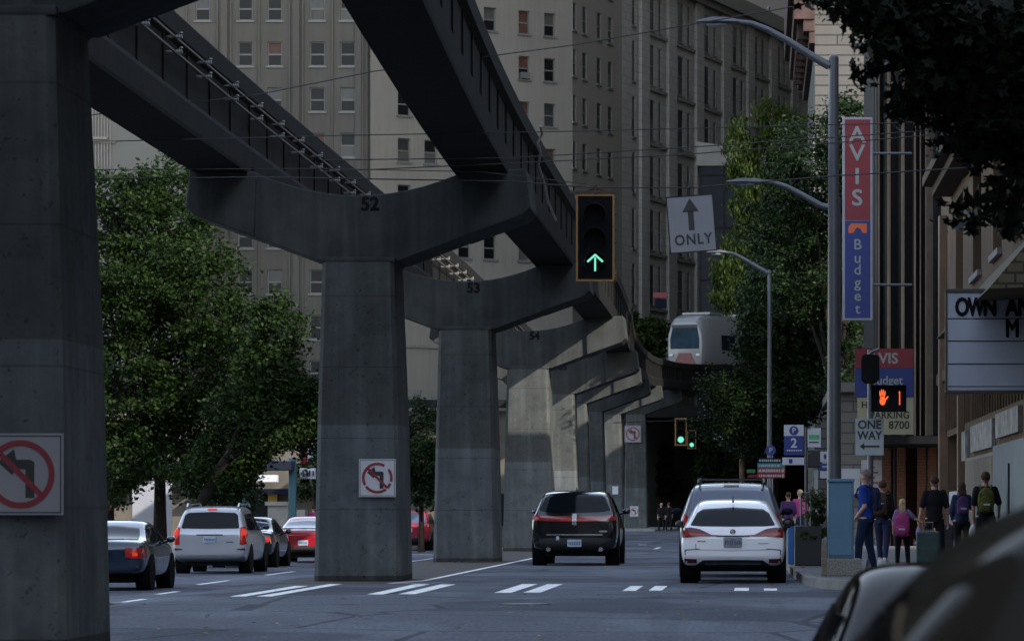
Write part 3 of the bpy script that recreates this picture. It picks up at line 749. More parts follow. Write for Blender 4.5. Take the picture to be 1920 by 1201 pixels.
# ---------------------------------------------------------------- right hand side of the street
# G: brown brick block with heavy cornice (top right) over rusticated pale stone
bG = thing('cornice_building', 'pale rusticated stone block with a deep reddish cornice behind the tall lamp post', 'building', (WX(1570, 172), 172, 0))
x0, x1 = WX(1528, 172), 6.5
mb = MB(); mb.box(x0, x1, 172, 196, .1, WZ(5, 172)); part('wall', mb, coursed_mat('rusticated_stone', (.085, .081, .078), .43, 60, .035, .4), bG)
mb = MB()
cz0 = WZ(82, 172)
for i, (k, za, zb) in enumerate(((.25, cz0, cz0 + .5), (.5, cz0 + .5, cz0 + 1.0), (.9, cz0 + 1.0, cz0 + 1.9), (1.15, cz0 + 1.9, cz0 + 4.5))):
    mb.box(x0 - k, x0 - .003, 171.9 - k * .3, 196, za, zb)
for i in range(8): mb.box(x0 - .75, x0 - .26, 173 + i * 2.6, 173.5 + i * 2.6, cz0 + .3, cz0 + 1.0)
part('cornice', mb, mat('red_brown_terracotta', (.05, .033, .03), .85, var=.3, scale=2), bG, bevel=.03)
mb = MB()
for za, zb, xx in ((0, cz0, .06), ):
    for i in range(40):
        z = i * .43
        mb.box(x0 - .08, x0 - .005, 171.92, 173, z + .03, z + .40)
part('quoin', mb, M['stonetrim'], bG)
# lower pale courses seen between the poles
bH = thing('stone_building', 'pale coursed stone frontage beside the blue utility cabinet, below the parking sign', 'building', (WX(1600, 128), 128, 0))
mb = MB(); mb.box(WX(1573, 128), 7, 128, 150, .1, WZ(735, 128)); part('wall', mb, coursed_mat('pale_courses', (.19, .175, .16), .335, 1.3, .02, .45), bH)
mb = MB()
a, b = W(1578, 925, 127.9), W(1613, 878, 127.9); mb.box(a.x, b.x, 127.8, 127.99, a.z, b.z)
part('white_poster', mb, mat('poster_white', (.4, .4, .42), .6, var=.12, scale=2), bH)
a, b = W(1615, 945, 127.9), W(1655, 862, 127.9)
mb = MB(); mb.box(a.x, b.x, 127.78, 127.99, a.z, b.z); p_ = part('notice_panel', mb, mat('panel_white', (.36, .35, .36), .6, var=.12, scale=2), bH)
mb = MB(); 
for i in range(6): mb.box(a.x + .25, b.x - .15 - .1 * (i % 2), 127.76, 127.775, a.z + .35 + i * .16, a.z + .39 + i * .16)
part('print_lines', mb, M['signred'], bH)
mb = MB(); mb.box(WX(1560, 128) , 7, 127.6, 150, WZ(735, 128), WZ(735, 128) + .3); part('ledge', mb, M['stonetrim'], bH)

# I: ribbed dark metal tower hanging out over the sidewalk
YI = 118.0
bI = thing('ribbed_tower', 'dark building with tall vertical metal ribs overhanging the sidewalk beside the blade sign', 'building', (WX(1700, YI), YI, 0))
zi = WZ(815, YI)
mb = MB(); mb.box(WX(1640, YI), 9, YI + .4, YI + 12, zi, 25.5); part('wall', mb, mat('dark_rib_backing', (.013, .012, .012), .8, var=.25), bI)
mb = MB()
for xa, xb, dd in ((1641, 1652, .32), (1655, 1672, .42), (1682, 1698, .42), (1709, 1719, .40), (1722, 1728, .3), (1733, 1738, .25), (1762, 1768, .2)):
    n_ = 8; xa_, xb_ = WX(xa, YI), WX(xb, YI)
    prof_ = [(xa_ + (xb_ - xa_) * i / n_, YI + .4 - dd * math.sin(math.pi * i / n_) ** .55) for i in range(n_ + 1)]
    mb.prism(prof_, zi - .02, 25.52, 'z')
parts('rib', mb, mat('bronze_metal_rib', (.022, .020, .019), .7, .0, spec=.1, var=.2, scale=1.5, streak=.3), bI, smooth=True)
mb = MB(); mb.box(WX(1640, YI), 9, YI - .1, YI + 12, zi - .25, zi - .03); part('soffit', mb, M['blackmatte'], bI)
mb = MB()
for x in (1662, 1690, 1728, 1748): u = WX(x, YI + 5); mb.box(u - .13, u + .13, YI + 5, YI + 5.4, .1, zi - .28)
parts('entrance_pier', mb, coursed_mat('brown_brick', (.085, .042, .03), .09, .25, .01, .5), bI)
mb = MB(); mb.box(WX(1655, YI + 6), 9, YI + 6, YI + 6.3, .1, zi - .3); part('entrance_wall', mb, coursed_mat('dark_brown_brick', (.028, .013, .010), .09, .25, .01, .5), bI)
mb = MB()
for x in (1676, 1738): mb.box(WX(x, YI + 5.7), WX(x + 3, YI + 5.7), YI + 5.7, YI + 5.95, .1, zi - .3)
parts('door_frame', mb, M['pole'], bI)

# J: beige shop building, right edge; its street face runs away from the camera
XJ = 5.0; YJ0, YJ1 = 66.0, 109.5
bJ = thing('beige_building', 'weathered beige shop building at the right edge with a cornice and tall curtained windows', 'building', (XJ, 90, 0))
beige = mat('beige_boards', (.105, .070, .045), .8, var=.18, scale=1.2, streak=.3)
holes = []
for ya, yb in ((69, 72), (75.5, 78.5), (82.5, 85.5), (90, 93.5), (98, 101.5)):
    holes.append((YJ1 - yb, YJ1 - ya, 6.6, 9.0))
holes.append((YJ1 - 106, YJ1 - 97.5, .3, 3.15)); holes.append((YJ1 - 95.5, YJ1 - 84, .3, 2.45))
wall_with_windows(bJ, (XJ, YJ1), R(-90), YJ1 - YJ0, .1, 12.5, holes, beige, depth=.35)
mb = MB(); mb.box(XJ + .6, 14, YJ0, YJ1 - .02, .1, 12.4); part('core', mb, M['darkwall'], bJ)
mb = MB(); mb.quad((XJ, YJ0, .1), (14, YJ0, .1), (14, YJ0, 12.5), (XJ, YJ0, 12.5)); mb.quad((XJ, YJ1, .1), (14, YJ1, .1), (14, YJ1, 12.5), (XJ, YJ1, 12.5)); part('end_wall', mb, beige, bJ, fin=False)
mb = MB()
mb.box(XJ - .75, XJ - .003, 66, 104, 9.55, 9.8); mb.box(XJ - .5, XJ - .003, 66, 104, 9.3, 9.55); mb.box(XJ - .2, XJ - .003, 66, 109.5, 12.1, 12.6)
mb.box(XJ - .14, XJ - .003, 66, 109.5, 4.6, 4.9)
part('cornice', mb, mat('beige_trim', (.06, .044, .03), .8, var=.2, scale=3), bJ, bevel=.02)
mb = MB()
for i in range(46): 
    y = 66.4 + i * .95
    if 67 < y < 109: mb.box(XJ - .045, XJ - .004, y - .03, y + .03, 3.3, 4.58)
parts('batten', mb, beige, bJ)
mb = MB()
for i in range(26): mb.cyl((XJ - .05, 84.3 + i * .45, .3), (XJ - .05, 84.3 + i * .45, 2.45), .025, n=6)
mb.box(XJ - .07, XJ - .03, 84, 95.5, 1.35, 1.4); mb.box(XJ - .07, XJ - .03, 84, 95.5, 2.38, 2.44)
part('security_grille', mb, mat('grille_metal', (.13, .11, .10), .5, .4), bJ)
mb = MB(); mb.box(XJ + .15, XJ + .2, 84, 95.5, .3, 1.35); part('red_shutter', mb, mat('red_shutter', (.20, .03, .03), .6, var=.2), bJ)
mb = MB(); mb.box(XJ - .09, XJ - .01, 84.5, 93.0, 2.55, 3.15); mb.box(XJ - .09, XJ - .01, 95.2, 97, 2.4, 3.1); mb.box(XJ - .09, XJ - .01, 76, 83.2, 2.7, 3.2)
parts('torn_banner', mb, mat('torn_white', (.2, .19, .18), .8, var=.5, scale=3), bJ)
mb = MB(); mb.box(XJ - .12, XJ - .004, 70, 83.6, .2, 2.55); part('blue_grey_panel', mb, mat('blue_grey_panel', (.07, .088, .105), .6, var=.15), bJ)
mb = MB(); mb.box(XJ - .16, XJ - .004, 97.3, 97.8, .1, 4.0); mb.box(XJ - .2, XJ - .004, 106.3, 107, .1, 9); parts('downpipe', mb, mat('copper_beige', (.12, .07, .04), .6, var=.2), bJ)
mb = MB(); mb.box(XJ - .1, XJ - .005, 98, 103, .3, 1.7); part('pale_door', mb, mat('pale_door', (.3, .31, .36), .5, var=.1), bJ)
# sloped hood with shingles over the middle windows
mb = MB(); mb.prism([(XJ - .004, 5.0), (XJ - 1.1, 4.95), (XJ - .004, 6.25)], 68, 88, 'y'); part('shingle_hood', mb, coursed_mat('shingles', (.10, .085, .06), .18, .3, .02, .4), bJ)
# parking sign on the blue-grey panel, facing the camera
t = thing('parking_sign', 'dark-edged parking sign with a round arrow, cropped by the right edge', 'sign', W(1930, 920, 78))
a, b = W(1889, 962, 78), W(1990, 868, 78)
mb = MB(); mb.box(a.x, b.x, 78, 78.06, a.z, b.z); part('board', mb, M['signgrey'], t)
mb = MB(); mb.box(a.x, a.x + .035, 77.98, 78, a.z, b.z); mb.box(a.x, a.x + .29, 77.975, 78, b.z - .29, b.z); mb.box(a.x, b.x, 77.98, 78, b.z - .04, b.z); part('dark_corner', mb, M['black'], t)
mb = MB(); c = Vector((a.x + .15, 77.965, b.z - .15)); n_ = 20
for i in range(14):
    a0, a1 = 2 * math.pi * (i + 3) / n_, 2 * math.pi * (i + 4) / n_
    mb.add([(c.x + .09 * math.cos(a0), c.y, c.z + .09 * math.sin(a0)), (c.x + .09 * math.cos(a1), c.y, c.z + .09 * math.sin(a1)), (c.x + .06 * math.cos(a1), c.y, c.z + .06 * math.sin(a1)), (c.x + .06 * math.cos(a0), c.y, c.z + .06 * math.sin(a0))], [(0, 1, 2, 3)])
part('round_arrow', mb, M['signwhite'], t, fin=False)
lettering('PA', .17, (a.x + .24, 77.97, b.z - .45), M['black'], t, bold=.03)
for s_, dz in (('', 0),):
    mb = MB()
    for i in range(3): mb.box(a.x + .1, a.x + .5, 77.98, 77.995, b.z - .68 - i * .09, b.z - .65 - i * .09)
    part('small_print', mb, M['black'], t)

# added off-frame block on the right that keeps the near street in shade
t = thing('corner_shade_block', 'added unseen tall block on the near right that shades the street', 'building', (24, 20, 0))
mb = MB(); mb.box(12.5, 36, -60, 84, .1, 27.0); part('wall', mb, M['stone2'], t)
mb = MB()
for i in range(22):
    for j in range(5): mb.box(12.42, 12.49, -56 + i * 6, -53.6 + i * 6, 3 + j * 3.8, 5.2 + j * 3.8)
parts('window_band', mb, M['glass'], t)
t = thing('side_shade_block', 'added hidden block on the right that shades the far facades', 'building', (18, 200, 0))
mb = MB(); mb.box(7.3, 28, 228, 400, .1, 72); mb.box(7.3, 28, 140, 227.9, .1, 15); part('wall', mb, M['stone2'], t)  # added volumes shade the far facades; their pale wall bounces light back
t = thing('near_left_shade_block', 'added unseen block on the near left that shades the street', 'building', (-40, 10, 0))
mb = MB(); mb.box(-60, -24, -60, 50, -.4, 12); part('wall', mb, M['stone1'], t)  # added out of view to shade the street from the left
mb = MB()
for i in range(18):
    for j in range(2): mb.box(-23.98, -23.93, -56 + i * 6, -53.6 + i * 6, 3 + j * 3.8, 5.2 + j * 3.8)
parts('window_band', mb, M['glass'], t)

t = thing('rear_left_shade_block', 'added unseen block behind the camera on the left, for shade and dark reflections', 'building', (-30, -60, 0))
mb = MB(); mb.box(-60, -11.5, -120, 18, -.4, 34); part('wall', mb, M['stone1'], t)  # added out of view to darken the nearest pier and car reflections
t = thing('rear_sky_blocker', 'added unseen long block far behind the camera that hides the low sky glow', 'building', (0, -220, 0))
mb = MB(); mb.box(-140, 140, -240, -220, -.4, 22); part('wall', mb, M['stone1'], t)  # added to keep the yellow horizon glow out of reflections
# left side at street level, behind the trees
bK = thing('shopfront_building', 'low beige shopfront behind the bus shelter and the parked cars on the left', 'building', (WX(500, 170), 170, 0))
def bx(mb, x0, x1, y0, y1, Y, d=.1):
    a, b = W(x0, y1, Y), W(x1, y0, Y); mb.box(a.x, b.x, Y - d, Y, a.z, b.z); return mb
mb = MB(); mb.box(WX(60, 170), WX(960, 170), 170, 182, -.4, WZ(770, 170)); part('wall', mb, mat('beige_render', (.085, .075, .062), .85, var=.25, scale=.6), bK)
mb = MB()
for x0, x1 in ((468, 503), (390, 430), (600, 640), (700, 740), (250, 300), (905, 945)): bx(mb, x0, x1, 925, 985, 170, .05)
parts('shop_window', mb, M['glass'], bK)
mb = MB(); bx(mb, 380, 560, 916, 926, 170, 1.2); bx(mb, 556, 690, 916, 926, 170, .8); bx(mb, 180, 380, 896, 912, 170, 1.0); part('canopy', mb, M['navy'], bK)
mb = MB(); bx(mb, 462, 522, 890, 903, 169.3, .6); part('white_fascia', mb, mat('white_fascia', (.42, .42, .45), .6), bK)
mb = MB(); bx(mb, 503, 520, 926, 950, 169.9, .1); part('yellow_panel', mb, mat('yellow_panel', (.45, .28, .05), .6, var=.15), bK)
mb = MB(); bx(mb, 740, 960, 750, 764, 170, .7); part('cornice', mb, M['darkwall'], bK)
t = thing('hoarding', 'plain white hoarding panel behind the dark blue sedan and the tree trunks', 'hoarding', (WX(285, 135), 135, -.3))
mb = MB(); a, b = W(248, 1010, 135), W(322, 893, 135); mb.box(a.x, b.x, 135, 135.1, -.4, b.z); part('panel', mb, mat('hoarding_white', (.22, .22, .25), .7, var=.12, scale=1), t)
mb = MB(); a, b = W(290, 965, 134.9), W(297, 952, 134.9); mb.box(a.x, b.x, 134.9, 134.98, a.z, b.z); part('notice', mb, M['navy'], t)
# bus shelter of teal posts
t = thing('bus_shelter', 'teal-posted bus shelter with a dark flat roof behind the silver minivan', 'bus shelter', (WX(500, 146), 146, -.3))
teal = mat('teal_paint', (.022, .075, .10), .45, var=.1)
for x in (456, 549):
    mb = MB(); u = WX(x, 146); mb.box(u - .13, u + .13, 145.8, 146.06, -.4, WZ(858, 146)); part('post', mb, teal, t, bevel=.02)
mb = MB(); bx(mb, 400, 556, 864, 882, 146.4, 1.6); part('roof', mb, mat('shelter_roof', (.010, .014, .028), .5), t, bevel=.03)
mb = MB(); bx(mb, 436, 451, 892, 920, 145.7, .05); part('route_panel', mb, mat('route_panel', (.16, .24, .28), .5), t)
t = thing('planter_wall', 'pale stone planter wall beside the right post of the bus shelter', 'planter', (WX(525, 150), 150, -.3))
mb = MB(); bx(mb, 508, 545, 946, 985, 150, 1); bx(mb, 503, 546, 940, 947, 150.1, 1.2); bx(mb, 557, 577, 955, 985, 150, 1); part('wall', mb, mat('planter_stone', (.25, .24, .22), .8, var=.15), t)
t = thing('striped_flag', 'red white and green flag hanging beside the second pier', 'flag', W(580, 850, 150))
mb = MB()
for i, m_ in enumerate(range(3)):
    mb.m = i
    for k in range(4):
        xa, xb = 565 + i * 11 + k * 2.75, 565 + i * 11 + (k + 1) * 2.75
        y = 150 + .08 * math.sin(k * 2.1 + i)
        a, b = W(xa, 872 - i * 3, y), W(xb, 843 - 3 * i, 150 + .08 * math.sin((k + 1) * 2.1 + i))
        mb.quad((a.x, a.y, a.z), (b.x, b.y, a.z), (b.x, b.y, b.z), (a.x, a.y, b.z))
part('cloth', mb, [M['signred'], M['signwhite'], mat('flag_green', (.01, .15, .06), .7)], t, fin=False)
mb = MB(); mb.cyl(W(563, 875, 150), W(563, 838, 150), .04); part('pole', mb, M['pole'], t)
t = thing('banner_sign', 'white banner sign with dark marks under the striped flag', 'sign', W(576, 887, 150))
mb = MB(); bx(mb, 562, 592, 877, 897, 149.6, .06); part('board', mb, mat('banner_white', (.38, .37, .42), .6), t)
mb = MB()
for x in (567, 574, 579, 586): bx(mb, x, x + 3, 881 + x % 3, 892, 149.5, .03)
part('dark_mark', mb, M['black'], t)
# ------------------------------------------------------------------ vehicles
M['tyre'] = mat('tyre_rubber', (.008, .008, .008), .85, var=.1)
M['rim'] = mat('wheel_alloy', (.25, .25, .27), .3, .8, var=.05)
M['carglass'] = mat('car_glass', (.004, .005, .007), .06, var=0, spec=0, coat=.4)
M['carglass_sky'] = mat('car_glass_pale', (.045, .065, .11), .05, var=0, spec=.9)
M['tail'] = mat('tail_lamp_red', (.32, .012, .010), .15, var=.1, scale=20)
M['taildark'] = mat('tail_lamp_dark', (.10, .012, .014), .15, var=.3, scale=12)
M['brake'] = emis('brake_lamp_lit', (1.0, .06, .03), .15)
M['chrome'] = mat('chrome_trim', (.45, .45, .47), .15, .9, var=0)
M['plastic'] = mat('dark_bumper_plastic', (.012, .012, .013), .6, var=.1)
M['plate'] = mat('licence_plate', (.30, .38, .46), .4, var=.25, scale=14)
def carpaint(name, col, rough=.28, metal=.2): return mat(name, col, rough, metal, var=.03, scale=2, coat=.8)
def body_mesh(L, w, H, belt, zb, deck, hood, style, rearw=None):
    """lofted body shell; y=0 rear, y=L nose"""
    wt = w * (.74 if style != 'sedan' else .70)
    if style == 'sedan':
        st = [(0, .42, deck - .22, .86, deck - .20, .80), (.06, .34, deck - .05, .93, deck - .02, .85), (.35, .30, deck + .0, .97, deck + .02, .87), (.95, .25, belt, 1, deck + .06, .84),
              (1.75, .22, belt, 1, H - .03, .70), (2.15, .22, belt, 1, H, .70), (2.75, .22, belt, 1, H - .02, .70), (3.15, .22, belt, 1, H - .13, .69), (3.75, .22, belt - .02, 1, hood + .05, .82), (L - .5, .24, hood - .1, .97, hood - .05, .80),
              (L - .12, .28, hood - .2, .88, hood - .16, .72), (L, .36, hood - .35, .78, hood - .32, .66)]
    elif style == 'hatch':
        st = [(0, .42, belt - .20, .92, belt - .16, .84), (.05, .32, belt - .04, .97, belt - .0, .88), (.16, .27, belt, .985, belt + .06, .87), (.62, .23, belt, 1, H - .11, .71), (.95, .22, belt, 1, H - .02, .69),
              (1.9, .22, belt, 1, H, .69), (2.5, .22, belt - .02, 1, H - .04, .69), (3.35, .22, belt - .06, 1, hood + .08, .82), (L - .5, .24, hood - .1, .97, hood - .05, .8),
              (L - .12, .28, hood - .2, .9, hood - .16, .72), (L, .36, hood - .35, .8, hood - .32, .66)]
    else:
        st = [(0, .44, belt - .18, .93, belt - .10, .86), (.05, .34, belt - .03, .98, belt + .03, .90), (.14, .30, belt, .99, belt + .10, .88), (.46, .27, belt, 1, H - .12, .77), (.72, .26, belt, 1, H - .03, .745),
              (2.0, .25, belt, 1, H, .74), (2.9, .25, belt - .02, 1, H - .06, .74), (3.75, .25, belt - .05, 1, hood + .08, .84), (L - .5, .27, hood - .08, .97, hood - .03, .82),
              (L - .12, .3, hood - .2, .92, hood - .16, .76), (L, .38, hood - .35, .84, hood - .32, .7)]
    rings = []
    for (y, b, zs, fw, zt, ft) in st:
        hw = w * fw; ht = w * ft; b = max(b, zb) if b < .3 else b + zb - .22
        low = zt - zs < .25
        mz = b + (zs - b) * .5
        half_ = [(0, b), (hw * .85, b), (hw * .96, b + .07), (hw, mz), (hw * .985, zs - .05), (hw * .95 if not low else hw * .93, zs + .02),
                 (ht + .03 if not low else hw * .88, zt - .07 if not low else zt - .02), (ht - .06 if not low else ht * .9, zt), (ht * .5, zt + .012), (0, zt + .018)]
        rings.append((y, half_))
    n = len(rings[0][1]); vs = []; fs = []
    for y, hf in rings:
        vs += [(x, y, z) for x, z in hf] + [(-x, y, z) for x, z in hf[1:-1]]
    K = n + n - 2
    def idx(r, i): return r * K + (i if i < n else i)
    loop = list(range(n)) + [n + (n - 2) - 1 - k for k in range(n - 2)]
    for r in range(len(rings) - 1):
        for a in range(K):
            p, q = loop[a], loop[(a + 1) % K]
            fs.append((r * K + p, r * K + q, (r + 1) * K + q, (r + 1) * K + p))
    for r, flip in ((0, 1), (len(rings) - 1, 0)):
        o = r * K
        def lft(i): return i if i in (0, n - 1) else n + i - 1
        for i in range(n - 1):
            q = [i, i + 1, lft(i + 1), lft(i)]
            q = [o + k for j, k in enumerate(q) if k not in q[:j]]
            fs.append(tuple(q))
    me = bpy.data.meshes.new('body'); me.from_pydata(vs, [], fs); me.update()
    bm = bmesh.new(); bm.from_mesh(me); bmesh.ops.recalc_face_normals(bm, faces=bm.faces)
    bm.to_mesh(me); bm.free()
    o = bpy.data.objects.new('tmp', me); COL.objects.link(o)
    s = o.modifiers.new('s', 'SUBSURF'); s.levels = 3; s.render_levels = 3
    dg = bpy.context.evaluated_depsgraph_get(); m2 = bpy.data.meshes.new_from_object(o.evaluated_get(dg))
    bpy.data.objects.remove(o); bpy.data.meshes.remove(me)
    for p in m2.polygons: p.use_smooth = True
    return m2
class Car:
    def __init__(s, name, label, cat, X, Y, paint, L=4.7, W_=1.85, H=1.45, belt=.95, zb=.22, deck=1.0, hood=.92, style='sedan', wheel=.33, group=None, heading=0, z=None, wy=(.95, None), lit=False, glass=None):
        s.L, s.w, s.H, s.belt = L, W_ / 2, H, belt; s.deck = deck; s.style = style; s.paint = paint
        s.t = thing(name, label, cat, (X, Y, gz(X, Y) if z is None else z), group)
        me = body_mesh(L, s.w, H, belt, zb, deck, hood, style)
        s.body = part('body', me, paint, s.t, local=True, fin=False)
        bm = bmesh.new(); bm.from_mesh(me); s.bvh = BVHTree.FromBMesh(bm); bm.free()
        s.glass = glass or M['carglass']; s.heading = heading
        yr = wy[0]; yf = wy[1] or L - .9
        for y in (yr, yf):
            for sx in (-1, 1):
                ar = MB(); ar.lathe([(sx * (s.w - .30), 0.01), (sx * (s.w - .30), wheel + .06), (sx * (s.w + .002), wheel + .06), (sx * (s.w + .002), .01)], (0, y, wheel + .02), 'x', 28)
                part('wheel_arch', ar, M['blackmatte'], s.t, local=True)
                ty = MB(); ty.lathe([(sx * (s.w - .24), .05), (sx * (s.w - .24), wheel - .03), (sx * (s.w - .20), wheel), (sx * (s.w - .03), wheel), (sx * (s.w + .005), wheel - .03), (sx * (s.w + .01), wheel * .66), (sx * (s.w - .04), wheel * .64)], (0, y, wheel), 'x', 28)
                wo = part('wheel', ty, M['tyre'], s.t, local=True, smooth=True)
                rm = MB(); rm.lathe([(sx * (s.w - .03), wheel * .66), (sx * (s.w - .015), wheel * .6), (sx * (s.w - .06), wheel * .55)], (0, y, wheel), 'x', 24)
                for k in range(5):
                    a = 2 * math.pi * k / 5 + .3; c, q = math.cos(a), math.sin(a)
                    rm.cyl((sx * (s.w - .035), y, wheel), (sx * (s.w - .035), y + c * wheel * .6, wheel + q * wheel * .6), .03, .04, 6)
                rm.ell((sx * (s.w - .03), y, wheel), (.02, .05, .05), 8, 6)
                ro = part('rim', rm, M['rim'], local=True); ro.parent = wo
        under = MB(); under.box(-s.w + .3, s.w - .3, .3, L - .3, zb - .06, zb + .08); part('underbody', under, M['blackmatte'], s.t, local=True)
    def patch(s, name, cols, m, side='rear', rows=5, off=.006, dens=3, parent=None, thick=.03):
        """thin panel laid on the shell. cols: (a, lo, hi); a is x for rear/front, y for the sides"""
        cc = []
        for (a0, l0, h0), (a1, l1, h1) in zip(cols, cols[1:]):
            for k in range(dens): t = k / dens; cc.append((a0 + (a1 - a0) * t, l0 + (l1 - l0) * t, h0 + (h1 - h0) * t))
        cc.append(cols[-1]); vs = []; n = rows + 1
        def shoot(a, z, o):
            if side == 'rear': hit = s.bvh.ray_cast(Vector((a, -3, z)), Vector((0, 1, 0))); d = Vector((0, -1, 0))
            elif side == 'front': hit = s.bvh.ray_cast(Vector((a, s.L + 3, z)), Vector((0, -1, 0))); d = Vector((0, 1, 0))
            elif side == 'right': hit = s.bvh.ray_cast(Vector((3, a, z)), Vector((-1, 0, 0))); d = Vector((1, 0, 0))
            elif side == 'left': hit = s.bvh.ray_cast(Vector((-3, a, z)), Vector((1, 0, 0))); d = Vector((-1, 0, 0))
            else: hit = s.bvh.ray_cast(Vector((a, z, 4)), Vector((0, 0, -1))); d = Vector((0, 0, 1))
            if hit[0] is None: return None
            nn = hit[1] if hit[1].dot(d) > 0 else -hit[1]
            return hit[0] + nn * o
        g = [[shoot(a, lo + (hi - lo) * j / rows, off) for j in range(n)] for a, lo, hi in cc]
        last = None
        for col in g:
            for j in range(n):
                if col[j] is None: col[j] = last or Vector((0, 0, .5))
                last = col[j]
        mb = MB()
        for col in g: vs += col
        fs = [(i * n + j, (i + 1) * n + j, (i + 1) * n + j + 1, i * n + j + 1) for i in range(len(g) - 1) for j in range(rows)]
        # skirt sinking back into the shell
        bd = [i * n for i in range(len(g))] + [(len(g) - 1) * n + j for j in range(1, n)] + [i * n + n - 1 for i in range(len(g) - 2, -1, -1)] + [j for j in range(n - 2, 0, -1)]
        dirv = {'rear': Vector((0, 1, 0)), 'front': Vector((0, -1, 0)), 'right': Vector((-1, 0, 0)), 'left': Vector((1, 0, 0)), 'top': Vector((0, 0, -1))}[side]
        b0 = len(vs); vs += [vs[i] + dirv * thick for i in bd]
        for k in range(len(bd)): fs.append((bd[k], bd[(k + 1) % len(bd)], b0 + (k + 1) % len(bd), b0 + k))
        mb.add(vs, fs)
        o = part(name, mb, m, parent=None, local=True, fin=True, smooth=True)
        o.parent = parent or s.t
        return o
    def mirrors(s, y, z=None, m=None, wd=.2):
        z = z or s.belt + .08
        for sx in (-1, 1):
            mb = MB(); mb.ell((sx * (s.w + wd * .38), y, z), (wd * .46, .07, .068), 12, 8); mb.cyl((sx * (s.w - .12), y + .03, z - .07), (sx * (s.w + .06), y, z - .02), .025)
            part('mirror', mb, m or s.paint, s.t, local=True, smooth=True)
    def plate_(s, z, wd=.31, h=.16, x=0, m=None, lines=True):
        hit = s.bvh.ray_cast(Vector((x, -3, z)), Vector((0, 1, 0)))[0]
        y = hit.y - .03
        mb = MB(); mb.box(x - wd / 2, x + wd / 2, y, y + .06, z - h / 2, z + h / 2); p = part('licence_plate', mb, m or M['plate'], s.t, local=True, bevel=.005)
        if lines:
            mb = MB()
            for k in range(7): xx = x - wd * .38 + k * wd * .125; mb.box(xx - .011, xx + .011, y - .004, y - .0005, z - h * .28, z + h * .18)
            q = part('plate_characters', mb, mat('plate_blue', (.05, .08, .16), .5, var=0), local=True); q.parent = p
    def windows_side(s, ys, ye, z0=None, top=None, m=None):
        """door glass on both sides: fore and aft slanting"""
        z0 = z0 or s.belt + .03; top = top or s.H - .12; sty = s.style
        h = top - z0
        for side in ('left', 'right'):
            mid = (ys + ye) / 2
            cols1 = [(ys, z0, z0 + .04), (ys + .35, z0, top - .03), (mid - .04, z0, top)]
            cols2 = [(mid + .04, z0, top), (ye - .75, z0, top - .02), (ye, z0, z0 + .05)]
            s.patch('side_window', cols1, m or s.glass, side, 5); s.patch('side_window', cols2, m or s.glass, side, 5)
    def seam(s, y, side='right'):
        s.patch('door_seam', [(y - .008, .3, s.belt), (y + .008, .3, s.belt)], M['black'], side, 8, off=.002, dens=1, thick=.01)
    def finish(s):
        s.t.rotation_euler = (0, 0, s.heading)
def mk(mx, my, pts): return pts

# 1 black crossover driving away, centre
p = carpaint('black_car_paint', (.006, .006, .008), .12)
c = Car('black_suv', 'black SUV driving away in the middle lane with a full-width red tail light bar', 'SUV', WX(1077, 89), 89, p, L=5.2, W_=1.92, H=1.67, belt=1.12, zb=.27, hood=1.1, style='suv', wheel=.38, z=0)
c.patch('rear_window', [(-.78, 1.22, 1.24), (-.66, 1.2, 1.50), (-.56, 1.19, 1.56), (0, 1.17, 1.585), (.56, 1.19, 1.56), (.66, 1.2, 1.50), (.78, 1.22, 1.24)], c.glass, rows=7)
bar = c.patch('tail_light_bar', [(-.9, 1.0, 1.11), (-.5, .985, 1.085), (-.06, .975, 1.09), (0, .91, 1.10), (.06, .975, 1.09), (.5, .985, 1.085), (.9, 1.0, 1.11)], mat('wide_red_lamp', (.24, .018, .02), .12, var=.45, scale=6, coat=.6), rows=3, dens=5, off=.02)
c.patch('emblem', [(-.05, .90, 1.14), (.05, .90, 1.14)], M['chrome'], dens=1, off=.03, parent=bar)
c.patch('tailgate_trim', [(-.62, .672, .700), (.62, .672, .700)], M['chrome'], dens=6, rows=1, off=.012)
c.patch('lower_bumper', [(-.9, .30, .60), (0, .28, .62), (.9, .30, .60)], M['plastic'], dens=6)
c.patch('badge', [(.55, .74, .78), (.72, .74, .78)], M['chrome'], dens=2, rows=1)
c.patch('sticker', [(-.40, .57, .65), (-.34, .57, .65)], M['signwhite'], dens=1, rows=1, off=.01)
c.plate_(.50); c.mirrors(3.4, 1.2); c.windows_side(.55, 4.0, top=1.5)
mb = MB(); mb.cyl((0, 1.4, 1.66), (0, 1.1, 1.73), .02, .008); mb.ell((0, 1.4, 1.66), (.05, .12, .03)); part('antenna', mb, M['black'], c.t, local=True)
for sx in (-1, 1):
    mb = MB(); mb.cyl((sx * .58, .06, .36), (sx * .58, .3, .36), .05, n=14); part('exhaust_pipe', mb, M['chrome'], c.t, local=True)
for sd_ in ('left', 'right'):
    for y in (1.45, 2.6, 3.7): c.seam(y, sd_)
c.finish()

